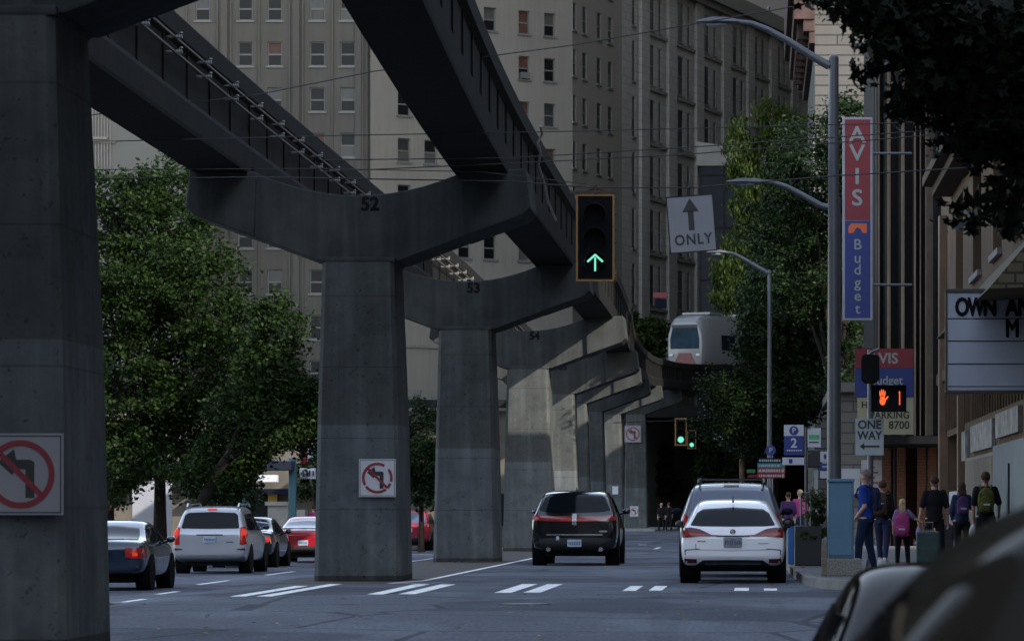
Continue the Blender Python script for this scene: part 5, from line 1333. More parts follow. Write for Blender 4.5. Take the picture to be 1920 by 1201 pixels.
# theatre marquee
YM = 72.0
a, b = W(1772, 737, YM), W(2140, 541, YM)
t = thing('marquee_sign', 'black-framed white letter board reading OWN AN and M, jutting from the beige building', 'sign', (a.x, YM, a.z))
H_ = b.z - a.z; L_ = b.x - a.x
mb = MB(); mb.box(.02, L_, .02, .5, .02, H_ - .02); part('case', mb, M['black'], t, local=True)
mb = MB(); e = .07
for u0, u1, v0, v1 in ((0, L_, H_ - e, H_), (0, L_, 0, e * .8), (0, e * .6, e * .8, H_ - e), (L_ - e, L_, e * .8, H_ - e)): mb.box(u0, u1, -.04, .05, v0, v1)
part('frame', mb, mat('marquee_frame', (.014, .011, .010), .5), t, local=True, bevel=.01)
mb = MB(); mb.box(e * .6, L_ - e, -.005, .015, e * .8, H_ - e); part('letter_board', mb, mat('letterboard_white', (.27, .29, .35), .5, var=.05, scale=.8), t, local=True)
mb = MB()
for y in (597, 639, 682): z_ = WZ(y, YM) - a.z; mb.box(.045, L_ - e, -.014, -.006, z_ - .008, z_ + .008)
z_ = WZ(724, YM) - a.z; mb.box(.045, L_ - e, -.014, -.006, z_ - .006, z_ + .006)
part('letter_track', mb, M['navy'], t, local=True)
for ch, x, xs in (('O', 1804, .68), ('W', 1830, .60), ('N', 1856, .70), ('A', 1897, .72), ('N', 1921, .70)): letters(t, ch, .325, WX(x, YM) - a.x, WZ(577, YM) - a.z, M['blackmatte'], bold=.05, y=-.02, xscale=xs)
letters(t, 'M', .32, WX(1898, YM) - a.x, WZ(617, YM) - a.z, M['blackmatte'], bold=.05, y=-.02, xscale=.72)

# kerbside furniture
t = thing('utility_cabinet', 'tall blue-grey utility cabinet on a rough concrete plinth beside the man in blue', 'cabinet', (WX(1576, 66), 66, .145))
a, b = W(1553, 1046, 66), W(1601, 897, 66)
mb = MB(); mb.box(a.x, b.x, 66, 66.6, a.z, b.z - .05); part('case', mb, mat('blue_grey_cabinet', (.055, .13, .20), .5, var=.10, scale=2, streak=.15), t, bevel=.015)
mb = MB(); mb.box(a.x - .015, b.x + .015, 65.97, 66.63, b.z - .05, b.z); mb.box(a.x + .03, b.x - .03, 65.985, 65.998, a.z + .05, b.z - .09); part('door', mb, mat('cabinet_door', (.06, .14, .215), .5, var=.08), t, bevel=.008)
mb = MB(); mb.box(a.x - .02, b.x + .12, 65.8, 66.7, .145, a.z - .002); part('plinth', mb, mat('pebble_concrete', (.2, .195, .18), .9, var=.6, scale=45, bump=.6, bscale=50), t, bevel=.02)
t = thing('wooden_post', 'short weathered post beside the blue-grey cabinet', 'post', (WX(1546, 65.5), 65.5, .145))
mb = MB(); a, b = W(1540, 1080, 65.5), W(1551, 1015, 65.5); mb.box(a.x, b.x, 65.5, 65.6, .145, b.z); part('post', mb, mat('weathered_post', (.16, .14, .11), .9, var=.4, scale=8), t, bevel=.008)

def kerb_sign(name, label, x0, x1, y0, y1, Y, base=None, px=None):
    t, h, hz = plate_sign(name, label, 'sign', x0, x1, y0, y1, Y, M['signwhite'])
    return t, h, hz
# P / 2 hours parking sign
Yk = 90.0
t, h, hz = kerb_sign('parking_rate_sign', 'white and blue parking sign with a circled P above a large 2', 1470, 1507, 796, 853, Yk)
mb = MB(); mb.box(-h, h, -.004, -.001, -hz, hz * .28); part('blue_panel', mb, M['signblue'], t, local=True)
flat(t, 'blue_disc', [blob(0, hz * .62, .105, .105, 0, 24)], M['signblue'], -.004); letters(t, 'P', .12, 0, hz * .62, M['signwhite'], y=-.008, bold=.02); letters(t, '2', .21, 0, -hz * .22, M['signwhite'], y=-.008, bold=.03)
flat(t, 'small_print', [[(-.16 + .05 * i, -hz * .72), (-.125 + .05 * i, -hz * .72), (-.125 + .05 * i, -hz * .64), (-.16 + .05 * i, -hz * .64)] for i in range(7)], M['signwhite'], -.008)
t, h, hz = kerb_sign('small_panel_sign', 'small white panel with a blue square under the large parking sign', 1467, 1508, 857, 871, Yk)
flat(t, 'blue_square', [[(-.10, -.05), (-.02, -.05), (-.02, .05), (-.10, .05)]], M['signblue'])
t = thing('sign_post', 'thin steel post of the blue parking sign with the 2', 'post', (WX(1511, Yk), Yk, .14)); mb = MB(); mb.cyl((WX(1511, Yk), Yk, .1), (WX(1511, Yk), Yk, WZ(800, Yk)), .028); part('post', mb, M['pole'], t, smooth=True)
mb = MB(); mb.cyl(W(1508, 803, Yk), W(1520, 803, Yk), .012); mb.cyl(W(1508, 850, Yk), W(1520, 850, Yk), .012); parts('bracket', mb, M['pole'], t)
t, h, hz = kerb_sign('green_band_sign', 'small white sign with a green band to the right of the blue parking sign', 1514, 1539, 802, 838, Yk)
mb = MB(); mb.box(-h * .8, h * .8, -.004, -.001, -hz * .2, hz * .3); part('green_band', mb, M['signgreen'], t, local=True)
mb = MB(); mb.box(-h * .75, h * .7, -.004, -.001, -hz * .55, -hz * .42); part('grey_line', mb, M['navy'], t, local=True)
t = thing('bin_post', 'pale square post below the small green band sign', 'post', (WX(1530, Yk), Yk, .14)); mb = MB(); a, b = W(1527, 1000, Yk), W(1534, 874, Yk); mb.box(a.x, b.x, Yk + .1, Yk + .16, .14, b.z); part('post', mb, M['signgrey'], t)
mb = MB(); a, b = W(1514, 876, Yk), W(1540, 842, Yk); mb.box(a.x, b.x, Yk + .02, Yk + .3, a.z, b.z); part('meter_head', mb, M['black'], t, bevel=.03)
# stop sign with bus number style panels
Yb = 72.0
t, h, hz = kerb_sign('route_sign', 'narrow white and blue route sign on the main lamp pole', 1538, 1556, 846, 896, Yb)
mb = MB(); mb.box(-h, h, -.004, -.001, -hz * .45, hz * .22); part('blue_panel', mb, M['signblue'], t, local=True)
flat(t, 'oval_mark', [blob(0, hz * .62, .025, .05, 0, 16)], M['signblue'])
flat(t, 'print_line', [[(-.05, z_), (.05, z_), (.05, z_ + .035), (-.05, z_ + .035)] for z_ in (.02, -.05)], M['signgrey'], -.008)
# wayfinding stack
Yw = 112.0
t, h, hz = plate_sign('wayfinding_sign', 'stacked wayfinding sign with navy, teal and two red bands', 'sign', 1420, 1472, 858, 896, Yw, M['navy'])
for i, (m_, u1) in enumerate(((M['navy'], h), (M['signteal'], h), (mat('brick_red', (.26, .05, .035), .5), h), (M['signred'], h))):
    z1_ = hz - i * hz / 2; mb = MB(); mb.box(-h, u1, -.005, -.001, z1_ - hz / 2 + .01, z1_ - .004); part('band', mb, m_, t, local=True)
    rr_ = random.Random(i); x_ = -h + .05; pol = []
    while x_ < h * .62:
        w_ = rr_.uniform(.02, .05); pol.append([(x_, z1_ - hz * .36), (x_ + w_, z1_ - hz * .36), (x_ + w_, z1_ - hz * .14), (x_, z1_ - hz * .14)]); x_ += w_ + rr_.uniform(.012, .03)
    flat(t, 'small_lettering', pol, M['signgrey'], -.008)
for z_ in (-hz * .25, -hz * .75): flat(t, 'plus_arrow', [[(h * .82, z_ - .06), (h * .86, z_ - .06), (h * .86, z_ + .06), (h * .82, z_ + .06)], [(h * .76, z_ - .015), (h * .92, z_ - .015), (h * .92, z_ + .015), (h * .76, z_ + .015)]], M['signwhite'], -.009)
t = thing('wayfinding_post', 'steel post behind the stacked wayfinding sign, topped by a round blue P sign', 'post', (WX(1446, Yw), Yw + .05, .14)); mb = MB(); mb.cyl((WX(1446, Yw), Yw + .05, .1), (WX(1446, Yw), Yw + .05, WZ(835, Yw)), .05); part('post', mb, M['pole'], t, smooth=True)
mb = MB(); c = W(1445, 844, Yw); mb.cyl((c.x, Yw - .04, c.z), (c.x, Yw, c.z), .145, n=24); part('blue_disc', mb, M['signblue'], t)
me = text_mesh('P', .15, bold=.02); me.transform(Matrix.Translation((c.x, Yw - .047, c.z)) @ Matrix.Rotation(R(90), 4, 'X')); part('lettering', me, M['signgrey'], t, fin=False)
t, h, hz = plate_sign('small_white_sign', 'small far white sign hanging right of the far traffic signals', 'road sign', 1336, 1356, 808, 823, 195, M['signwhite'])
t = thing('brown_post', 'bare reddish-brown post standing in front of the dark arcade', 'post', (WX(1392, 150), 150, .1)); mb = MB(); mb.cyl((WX(1393, 150), 150, .1), (WX(1391, 150), 150, WZ(845, 150)), .11, .10); part('post', mb, mat('bark_brown', (.14, .09, .06), .8, var=.4, scale=6), t, smooth=True)
t, h, hz = plate_sign('street_plate', 'small green street plate beside the brown post', 'sign', 1400, 1416, 879, 886, 150, M['signgreen'])
t, h, hz = plate_sign('street_plate', 'small red plate low beside the brown post', 'sign', 1402, 1420, 889, 895, 150, M['signred'])
# blue mailbox-like bin and the potted shrubs by the kerb
t = thing('blue_bin', 'slim blue kerbside bin right behind the white hatchback', 'bin', (WX(1482, 80), 80, .14))
mb = MB(); a, b = W(1477, 1057, 80), W(1489, 985, 80); mb.box(a.x, b.x, 80, 80.3, .145, b.z); part('case', mb, mat('bin_blue', (.02, .10, .30), .5, var=.1), t, bevel=.02)
mb = MB(); mb.box(a.x - .01, b.x + .01, 79.98, 80.32, b.z, b.z + .05); part('lid', mb, M['navy'], t)
t = thing('planter_box', 'black sidewalk planter holding a dark shrub beside the blue bin', 'planter', (WX(1515, 78), 78, .145))
mb = MB(); a, b = W(1490, 1055, 78), W(1541, 985, 78); mb.box(a.x, b.x, 78, 78.7, .145, b.z); part('box', mb, M['black'], t, bevel=.02)
mb = MB(); mb.tube([W(1502, 985, 77.9), W(1502, 928, 77.9), W(1506, 922, 77.9), W(1517, 924, 77.9), W(1520, 930, 77.9), W(1520, 985, 77.9)], .018); part('hoop_rail', mb, M['pole'], t)

# ------------------------------------------------------------------ the train
tp = Vector((WX(1284, 270), 270, 10.4)); yaw = R(-27)
t = thing('monorail_train', 'white monorail train with a red nose band coming round the bend above the street', 'train', tp); t.rotation_euler = (0, 0, yaw); t.scale = (1.06, 1.06, .96)
wht = mat('train_white', (.15, .15, .155), .35, .1, var=.06, scale=.6, coat=.4)
secs = []
for y, ws, zt, zbt in ((0, .80, .86, .0), (.25, .90, .93, -.02), (.9, .97, .98, -.02), (2.2, 1, 1, 0), (22, 1, 1, 0)):
    hw = 1.50 * ws; H0 = .55 + zbt; H1 = 4.25 * zt
    secs.append([(x, y - 0, z) for x, z in ((-hw * .96, H0), (hw * .96, H0), (hw, 1.5), (hw * .97, 2.7), (hw * .80, H1 - .35), (hw * .62, H1 - .05), (-hw * .62, H1 - .05), (-hw * .80, H1 - .35), (-hw * .97, 2.7), (-hw, 1.5))])
mb = MB(); vs = [p for s_ in secs for p in s_]; fs = [(i * 10 + j, i * 10 + (j + 1) % 10, (i + 1) * 10 + (j + 1) % 10, (i + 1) * 10 + j) for i in range(len(secs) - 1) for j in range(10)] + [tuple(range(10)), tuple(range(40, 50))]
mb.add(vs, fs); part('body', mb, wht, t, local=True, smooth=True, bevel=.06)
mb = MB(); mb.prism([(-1.02, 1.75), (1.02, 1.75), (1.05, 2.4), (.88, 3.25), (-.88, 3.25), (-1.05, 2.4)], -.03, .3); part('windshield', mb, mat('train_glass', (.012, .026, .040), .15, var=.4, scale=1, spec=0, coat=.05), t, local=True, bevel=.03)
mb = MB(); mb.box(-.9, .9, -.045, -.032, 3.2, 3.42); part('destination_panel', mb, M['black'], t, local=True)
mb = MB(); mb.prism([(-1.35, .45), (1.35, .45), (1.35, .62), (.75, .66), (.42, 1.45), (-.42, 1.45), (-.75, .66), (-1.35, .62)], -.06, .4); mb.box(-1.53, 1.53, .35, 22, .25, .60); part('red_band', mb, mat('train_red', (.085, .004, .008), .4), t, local=True)
for sx in (-1, 1):
    for k in range(7):
        mb = MB(); mb.box(sx * 1.47 - .05, sx * 1.47 + .05, 2.2 + k * 2.7, 4.0 + k * 2.7, 1.7, 2.75); part('side_window', mb, M['navy'], t, local=True)
    mb = MB(); mb.ell((sx * .95, -.04, 1.3), (.16, .05, .1), 10, 6); part('headlight', mb, M['signwhite'], t, local=True)
mb = MB()
for k in range(5): mb.box(-1.0, 1.0, 1.5 + k * 3.6, 3.3 + k * 3.6, 4.18, 4.36)
part('roof_unit', mb, wht, t, local=True, bevel=.04)
# ------------------------------------------------------------------ trees and shrubs
M['bark'] = mat('tree_bark', (.014, .011, .009), .9, var=.4, scale=5, bump=.5, bscale=20)
LM = {'maple': leaf_mat('maple_leaf', (.004, .010, .0025), (.018, .034, .005), .28), 'dark': leaf_mat('dark_leaf', (.004, .010, .003), (.012, .025, .005), .22),
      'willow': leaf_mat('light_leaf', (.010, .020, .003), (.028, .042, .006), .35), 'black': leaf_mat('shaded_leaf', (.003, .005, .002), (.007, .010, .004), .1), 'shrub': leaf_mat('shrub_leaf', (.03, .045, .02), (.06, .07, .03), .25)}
def leaf_cloud(blobs, n, size, rnd, clump=.45, per=110, droop=0.0, shape='diamond', shell=.75):
    """n small leaves gathered in clumps spread through ellipsoid volumes; returns an MB"""
    vol = [b[1][0] * b[1][1] * b[1][2] for b in blobs]; tot = sum(vol); V = []; Fc = []
    for (c, r), v in zip(blobs, vol):
        k = max(1, int(n * v / tot / per))
        for _ in range(k):
            while True:
                u = Vector((rnd.uniform(-1, 1), rnd.uniform(-1, 1), rnd.uniform(-1, 1)))
                l = u.length
                if l <= 1 and l > shell * rnd.random(): break
            q = Vector((c[0] + u.x * r[0], c[1] + u.y * r[1], c[2] + u.z * r[2])); cs = clump * rnd.uniform(.5, 1.35)
            for _ in range(int(per * rnd.uniform(.25, 1.7))):
                p = q + Vector((rnd.gauss(0, cs * .5), rnd.gauss(0, cs * .5), rnd.gauss(0, cs * .38) - droop * rnd.random()))
                s_ = size * rnd.uniform(.4, 1.7)
                a = Vector((rnd.gauss(0, 1), rnd.gauss(0, 1), rnd.gauss(0, .6))).normalized(); b = a.cross(Vector((rnd.gauss(0, 1), rnd.gauss(0, 1), rnd.gauss(0, 1)))).normalized()
                o = len(V)
                if shape == 'diamond':
                    V += [p + a * s_, p + b * s_ * .55, p - a * s_, p - b * s_ * .55]; Fc.append((o, o + 1, o + 2, o + 3))
                elif shape == 'strand':
                    a = Vector((rnd.gauss(0, .35), rnd.gauss(0, .35), 1)).normalized(); b = a.cross(Vector((rnd.gauss(0, 1), rnd.gauss(0, 1), 0))).normalized()
                    V += [p + a * s_, p + b * s_ * .35, p - a * s_, p - b * s_ * .35]; Fc.append((o, o + 1, o + 2, o + 3))
                else:
                    pts = []
                    for i in range(10):
                        ang = math.pi * (i / 5) + .3; rr = (1 if i % 2 == 0 else .48) * (1 if i != 6 else .7)
                        pts.append(p + a * s_ * rr * math.cos(ang) + b * s_ * rr * math.sin(ang))
                    V += pts; Fc.append(tuple(range(o, o + 10)))
    mb = MB(); mb.v = [tuple(p) for p in V]; mb.f = Fc; mb.mi = [0] * len(Fc); return mb
def tree(name, label, X, Y, zb, trunk_h, blobs, n, size, kind, seed, r0=.2, group=None, cat='tree', lean=0, clump=.45, **k):
    rnd = random.Random(seed); t = thing(name, label, cat, (X, Y, zb), group)
    mb = MB(); top = Vector((X + lean, Y, zb + trunk_h)); mb.tube([Vector((X, Y, zb - .1)), Vector((X + lean * .3, Y, zb + trunk_h * .5)), top], [r0 * 1.15, r0 * .85, r0 * .7], 10)
    for c, r in blobs:
        e = Vector(c); m_ = top.lerp(e, .5) + Vector((0, 0, -.2)); mb.tube([top, m_, e], [r0 * .55, r0 * .3, r0 * .12], 7)
        for _ in range(5):
            f = e + Vector((rnd.uniform(-.7, .7) * r[0], rnd.uniform(-.7, .7) * r[1], rnd.uniform(-.4, .8) * r[2])); mb.tube([m_.lerp(e, .6), f], [r0 * .16, r0 * .05], 5)
    part('trunk', mb, M['bark'], t, smooth=True)
    part('crown', leaf_cloud(blobs, n, size, rnd, clump, **k), LM[kind], t, fin=False)
    return t
def B(x, y, Y, rx, ry=None, rz=None):
    """an ellipsoid given by the photo position of its centre, its depth and its radii in metres"""
    p = W(x, y, Y); return ((p.x, p.y, p.z), (rx, ry or rx, rz or rx))
G = 'street trees on the left'
tree('maple_tree', 'largest leafy tree, immediately right of the nearest pier', WX(300, 122), 122, -.3, 3.1,
     [B(215, 400, 122, 1.7, 1.8, 1.5), B(300, 420, 123, 1.6, 1.8, 1.9), B(200, 560, 121, 2.0, 2.0, 1.9), B(330, 560, 121, 2.2, 2.2, 2.0), B(250, 730, 121, 2.6, 2.2, 1.7), B(400, 700, 121, 1.9, 2, 1.6), B(330, 850, 121, 2.2, 1.8, 1.0), B(455, 590, 122, 1.0, 1.2, .9), B(200, 860, 121, 1.6, 1.8, 1.0)],
     95000, .062, 'maple', 1, .22, G)
tree('maple_tree', 'smaller leafy tree whose sunny crown touches the left edge of pier 52', WX(345, 116), 116, -.3, 3.0,
     [B(520, 620, 118, .75, 1.0, 1.2), B(540, 760, 118, 1.3, 1.4, 1.1), B(470, 800, 117, 1.4, 1.5, 1.2), B(575, 800, 118, .8, 1.2, .8), B(400, 880, 117, 1.4, 1.4, .8), B(500, 700, 118, 1.0, 1.2, .9)],
     45000, .06, 'maple', 2, .2, G, lean=1.2)
tree('maple_tree', 'darker tree between the hoarding and the pier at the far left', WX(205, 128), 128, -.3, 3.0,
     [B(190, 780, 128, 1.6, 1.6, 1.8), B(190, 900, 127, 1.0, 1.2, 1.0), B(235, 880, 128, 1.0, 1.2, .8)], 12000, .062, 'dark', 3, .18, G)
tree('round_tree', 'dense round street tree seen between piers 52 and 53', WX(790, 158), 158, -.3, 2.2,
     [B(792, 800, 158, 1.0, 1.0, 1.1), B(775, 860, 158, 1.1, 1.2, 1.2), B(810, 880, 158, 1.1, 1.2, 1.2), B(790, 925, 158, 1.1, 1.1, .7)], 15000, .06, 'dark', 4, .12, G)
G2 = 'trees on the right and round the bend'
tree('young_tree', 'bright bushy young tree left of the train', WX(1200, 292), 292, 0, 11,
     [B(1155, 590, 292, 1.6, 1.6, 1.6), B(1195, 625, 292, 2.3, 2, 1.9), B(1230, 625, 292, 1.5, 2, 1.7), B(1205, 660, 292, 2.2, 2, 1.5)], 9000, .14, 'willow', 5, .25, G2)
tree('feathery_tree', 'tall light green feathery tree in front of the upper stone block', WX(1440, 235), 235, 0, 9,
     [B(x, y, 235, .8, .9, h_) for x, y, h_ in ((1385, 300, 3.2), (1412, 350, 3.0), (1440, 270, 2.9), (1465, 300, 3.4), (1490, 260, 2.2), (1400, 430, 2.5), (1440, 420, 3.0), (1370, 500, 2.4), (1480, 400, 3.0))] + [B(1365, 520, 235, 1.1, 1.5, 1.6)],
     30000, .13, 'willow', 6, .25, G2, clump=.4, shape='strand', droop=.5)
tree('plane_tree', 'big dark tree right of the train, its crown hanging over the sidewalk', WX(1450, 150), 150, .14, 3.6,
     [B(1425, 640, 148, .8, 1.5, 1.7), B(1455, 560, 149, 1.3, 1.6, 1.8), B(1500, 600, 150, 1.5, 1.6, 2.2), B(1400, 750, 148, 1.5, 1.6, 1.0), B(1470, 740, 149, 1.5, 1.6, 1.4), B(1345, 735, 147, .8, 1.2, .7), B(1340, 790, 147, .9, 1.0, .6), B(1530, 700, 150, .8, 1.0, 1.6), B(1420, 830, 149, 1.3, 1.3, .7)],
     60000, .062, 'dark', 7, .2, G2)
tree('plane_tree', 'dark tree beside the tall lamp post, behind the blade sign', WX(1570, 140), 140, .14, 5,
     [B(1520, 330, 142, 1.5, 1.5, 1.9), B(1580, 250, 142, 1.1, 1.2, 1.2), B(1470, 440, 143, 1.6, 1.5, 1.9), B(1590, 380, 141, 1.0, 1.4, 1.8), B(1520, 520, 142, 1.6, 1.6, 1.7), B(1610, 330, 141, .9, 1.2, 1.8), B(1600, 600, 141, .8, 1.2, 1.8), B(1570, 720, 140, .7, 1, .6), B(1600, 690, 140, .7, 1, .9)],
     48000, .062, 'dark', 8, .2, G2)
tree('shaded_tree', 'dim tree deep in the shade at the far end of the street', WX(1345, 300), 300, 0, 3,
     [B(1345, 860, 300, 1.8, 1.5, 1.6), B(1330, 900, 300, 1.5, 1.5, 1.2), B(1370, 885, 300, 1.5, 1.5, 1.3)], 9000, .12, 'dark', 12, .15, G2)
tree('shaded_tree', 'second dim tree at the far end, just right of the farthest pier', WX(1236, 320), 320, 0, 3,
     [B(1236, 870, 320, 1.2, 1.5, 1.6), B(1250, 905, 320, 1.3, 1.5, 1.2)], 7000, .12, 'maple', 13, .15, G2)
# near tree, leaves hanging into the top right corner
Yn = 33.0
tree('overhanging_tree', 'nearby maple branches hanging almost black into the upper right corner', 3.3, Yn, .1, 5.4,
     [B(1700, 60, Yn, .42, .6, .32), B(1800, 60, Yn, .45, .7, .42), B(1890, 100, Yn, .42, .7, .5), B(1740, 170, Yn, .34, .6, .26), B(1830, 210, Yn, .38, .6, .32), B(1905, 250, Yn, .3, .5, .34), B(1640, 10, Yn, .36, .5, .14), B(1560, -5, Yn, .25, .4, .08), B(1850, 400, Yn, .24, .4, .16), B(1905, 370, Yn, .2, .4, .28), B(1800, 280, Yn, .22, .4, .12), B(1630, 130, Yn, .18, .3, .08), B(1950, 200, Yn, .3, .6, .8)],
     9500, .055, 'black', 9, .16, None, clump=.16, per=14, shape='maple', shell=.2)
t = thing('potted_shrub', 'brownish feathery shrub growing from the black planter at the kerb', 'shrub', (WX(1525, 78), 78, .8), None)
part('foliage', leaf_cloud([B(1530, 960, 78.2, .22, .3, .42), B(1522, 1000, 78.2, .28, .3, .25)], 2400, .04, random.Random(4), .12), LM['shrub'], t, fin=False)
mb = MB(); mb.tube([W(1526, 1010, 78.3), W(1528, 940, 78.3)], .015); part('stem', mb, M['bark'], t)
for i, (x, y, Y_, rx, rz, lab) in enumerate(((430, 935, 138, 1.1, .8, 'low bush behind the silver minivan'), (590, 900, 150, .8, .8, 'bush below the striped flag, touching pier 52'))):
    t = thing('bush', lab, 'bush', W(x, 985, Y_)); part('foliage', leaf_cloud([B(x, y, Y_, rx, rx, rz)], 3500, .06, random.Random(20 + i), .25), LM['maple' if i else 'dark'], t, fin=False)
    mb = MB(); mb.tube([W(x, 990, Y_), W(x, y, Y_)], .03); part('stem', mb, M['bark'], t)

# ------------------------------------------------------------------ people
SK = {'skin': mat('skin', (.38, .22, .16), .55, var=.05), 'skin2': mat('skin_tanned', (.28, .16, .11), .55, var=.05), 'greyhair': mat('grey_hair', (.16, .12, .115), .95, spec=.12, var=.3, scale=30),
      'dark': mat('black_cloth', (.010, .010, .012), .95, spec=.12, var=.2, scale=8), 'jeans': mat('dark_jeans', (.012, .022, .050), .95, spec=.12, var=.25, scale=10), 'blue': mat('blue_shirt', (.015, .045, .24), .95, spec=.12, var=.15, scale=6),
      'blond': mat('blond_hair', (.36, .26, .15), .95, spec=.12, var=.25, scale=25), 'brown': mat('brown_hair', (.05, .03, .02), .95, spec=.12, var=.3, scale=25), 'pink': mat('pink_pack', (.26, .04, .13), .95, spec=.12, var=.12, scale=8), 'lilac': mat('lilac_top', (.16, .10, .20), .95, spec=.12, var=.15),
      'shoe': mat('shoe_dark', (.03, .03, .035), .6), 'shoew': mat('shoe_white', (.35, .35, .36), .6), 'navyc': mat('navy_cloth', (.02, .025, .06), .95, spec=.12, var=.2), 'olive': mat('olive_pack', (.07, .075, .02), .95, spec=.12, var=.4, scale=12), 'purple': mat('purple_cloth', (.06, .03, .09), .95, spec=.12, var=.2), 'greyc': mat('grey_cloth', (.10, .10, .095), .95, spec=.12, var=.3)}
def remesh(mb, vox, it=4):
    me = mb.mesh('r'); o = bpy.data.objects.new('r', me); COL.objects.link(o)
    m_ = o.modifiers.new('r', 'REMESH'); m_.mode = 'VOXEL'; m_.voxel_size = vox; m_.use_smooth_shade = True
    s_ = o.modifiers.new('s', 'SMOOTH'); s_.iterations = it; s_.factor = .5
    dg = bpy.context.evaluated_depsgraph_get(); m2 = bpy.data.meshes.new_from_object(o.evaluated_get(dg)); bpy.data.objects.remove(o); bpy.data.meshes.remove(me)
    for p in m2.polygons: p.use_smooth = True
    return m2
def cone(mb, a, ra, b, rb): mb.cyl(a, b, ra, rb, 12); mb.ell(a, ra, 12, 8); mb.ell(b, rb, 12, 8)
def V3(*a): return Vector(a)
def person(label, X, Y, h, heading=0, z=.15, shirt='dark', pants='dark', hair='brown', skin='skin', legs=((-.02, .06), (.02, -.06)), arms=None, longhair=0, sleeve=.5, head=(0, 0), shoes='shoe', vox=.014, female=False, bald=False, group=None, shorts=False):
    """a walking or standing figure facing local +Y. arms: two ((elbow),(hand)) offsets from the shoulder as fractions of height; legs: foot (dx, dy)"""
    t = thing('person', label, 'person', (X, Y, z), group); S = h
    hip = V3(0, 0, .50 * S); chest = V3(0, .0, .72 * S); neck = V3(0, 0, .835 * S); hd = V3(head[0] * S, head[1] * S, .922 * S)
    shw = .094 * S if not female else .082 * S; hipw = .055 * S
    arms = arms or (((-.035, -.02, -.17), (-.03, .03, -.32)), ((.035, -.02, -.17), (.03, .03, -.32)))
    sh = [V3(-shw, 0, .80 * S), V3(shw, 0, .80 * S)]
    el = [sh[i] + Vector(arms[i][0]) * S for i in (0, 1)]; wr = [sh[i] + Vector(arms[i][1]) * S for i in (0, 1)]
    ft = []; kn = []
    for i, sx in ((0, -1), (1, 1)):
        f = V3(sx * hipw + legs[i][0] * S, legs[i][1] * S, .045 * S); ft.append(f)
        k = V3(sx * hipw * 1.05 + legs[i][0] * .5 * S, legs[i][1] * .5 * S + .018 * S, .275 * S); kn.append(k)
    body = MB()
    body.ell(chest, (.092 * S, .062 * S, .12 * S)); body.ell(hip + V3(0, 0, .03 * S), (.085 * S, .06 * S, .075 * S)); body.ell(V3(0, 0, .62 * S), (.075 * S, .052 * S, .1 * S))
    cone(body, neck - V3(0, 0, .03 * S), .033 * S, neck + V3(0, .005 * S, .045 * S), .031 * S); cone(body, sh[0], .034 * S, sh[1], .034 * S)
    # head: skull, jaw, nose, ears, brow
    hm = Matrix.Identity(3)
    body.ell(hd + V3(0, -.004 * S, .008 * S), (.047 * S, .057 * S, .058 * S), 18, 12); body.ell(hd + V3(0, .016 * S, -.034 * S), (.030 * S, .030 * S, .032 * S)); body.ell(hd + V3(0, .052 * S, -.010 * S), (.009 * S, .014 * S, .014 * S), 8, 6)
    for sx in (-1, 1): body.ell(hd + V3(sx * .044 * S, 0, -.004 * S), (.006 * S, .012 * S, .018 * S), 8, 6)
    body.ell(hd + V3(0, .046 * S, .012 * S), (.028 * S, .008 * S, .007 * S), 8, 6); body.ell(hd + V3(0, .044 * S, -.036 * S), (.014 * S, .007 * S, .006 * S), 8, 6)
    for i, sx in ((0, -1), (1, 1)):
        cone(body, sh[i], .030 * S, el[i], .024 * S); cone(body, el[i], .023 * S, wr[i], .015 * S)
        d = (wr[i] - el[i]).normalized(); side = V3(0, 1, 0) if abs(d.y) < .8 else V3(0, 0, 1); side = (side - d * side.dot(d)).normalized(); nrm = d.cross(side)
        pm = wr[i] + d * .028 * S
        cone(body, wr[i], .015 * S, pm, .018 * S)
        for k, (off, ln) in enumerate(((-.016, .040), (-.005, .046), (.006, .043), (.016, .034))):
            a = pm + side * off * S + d * .014 * S; b = a + d * ln * .5 * S + nrm * .004 * S * -sx; c = b + d * ln * .4 * S + nrm * .012 * S * -sx
            cone(body, a, .0062 * S, b, .0056 * S); cone(body, b, .0056 * S, c, .0048 * S)
        a = wr[i] + side * .016 * S + d * .012 * S; b = a + side * .016 * S + d * .018 * S; cone(body, a, .0072 * S, b, .0058 * S); cone(body, b, .0058 * S, b + d * .016 * S, .005 * S)
        cone(body, hip + V3(sx * hipw, 0, .0), .052 * S, kn[i], .034 * S); cone(body, kn[i], .032 * S, ft[i], .021 * S)
    part('body', remesh(body, vox * .55), SK[skin], t, local=True, fin=False)
    # shirt
    c = MB(); c.ell(chest, (.104 * S, .074 * S, .128 * S)); c.ell(V3(0, -.002 * S, .62 * S), (.092 * S, .068 * S, .11 * S)); c.ell(hip + V3(0, 0, .04 * S), (.098 * S, .077 * S, .085 * S)); c.cyl(hip + V3(0, 0, -.02 * S), hip + V3(0, 0, .12 * S), .078 * S, .078 * S); cone(c, sh[0] - V3(0, 0, .006 * S), .040 * S, sh[1] - V3(0, 0, .006 * S), .040 * S)
    c.cyl(neck - V3(0, 0, .05 * S), neck - V3(0, 0, .002 * S), .05 * S, .040 * S)
    for i in (0, 1):
        e = sh[i].lerp(el[i], min(1, sleeve * 2)); cone(c, sh[i], .041 * S, e, .036 * S)
        if sleeve > .5: cone(c, el[i], .036 * S, el[i].lerp(wr[i], (sleeve - .5) * 2), .026 * S)
    part('shirt', remesh(c, vox), SK[shirt], t, local=True, fin=False)
    c = MB(); c.ell(hip + V3(0, 0, .03 * S), (.093 * S, .072 * S, .085 * S)); c.cyl(hip + V3(0, 0, -.03 * S), hip + V3(0, 0, .09 * S), .082 * S, .074 * S, 16)
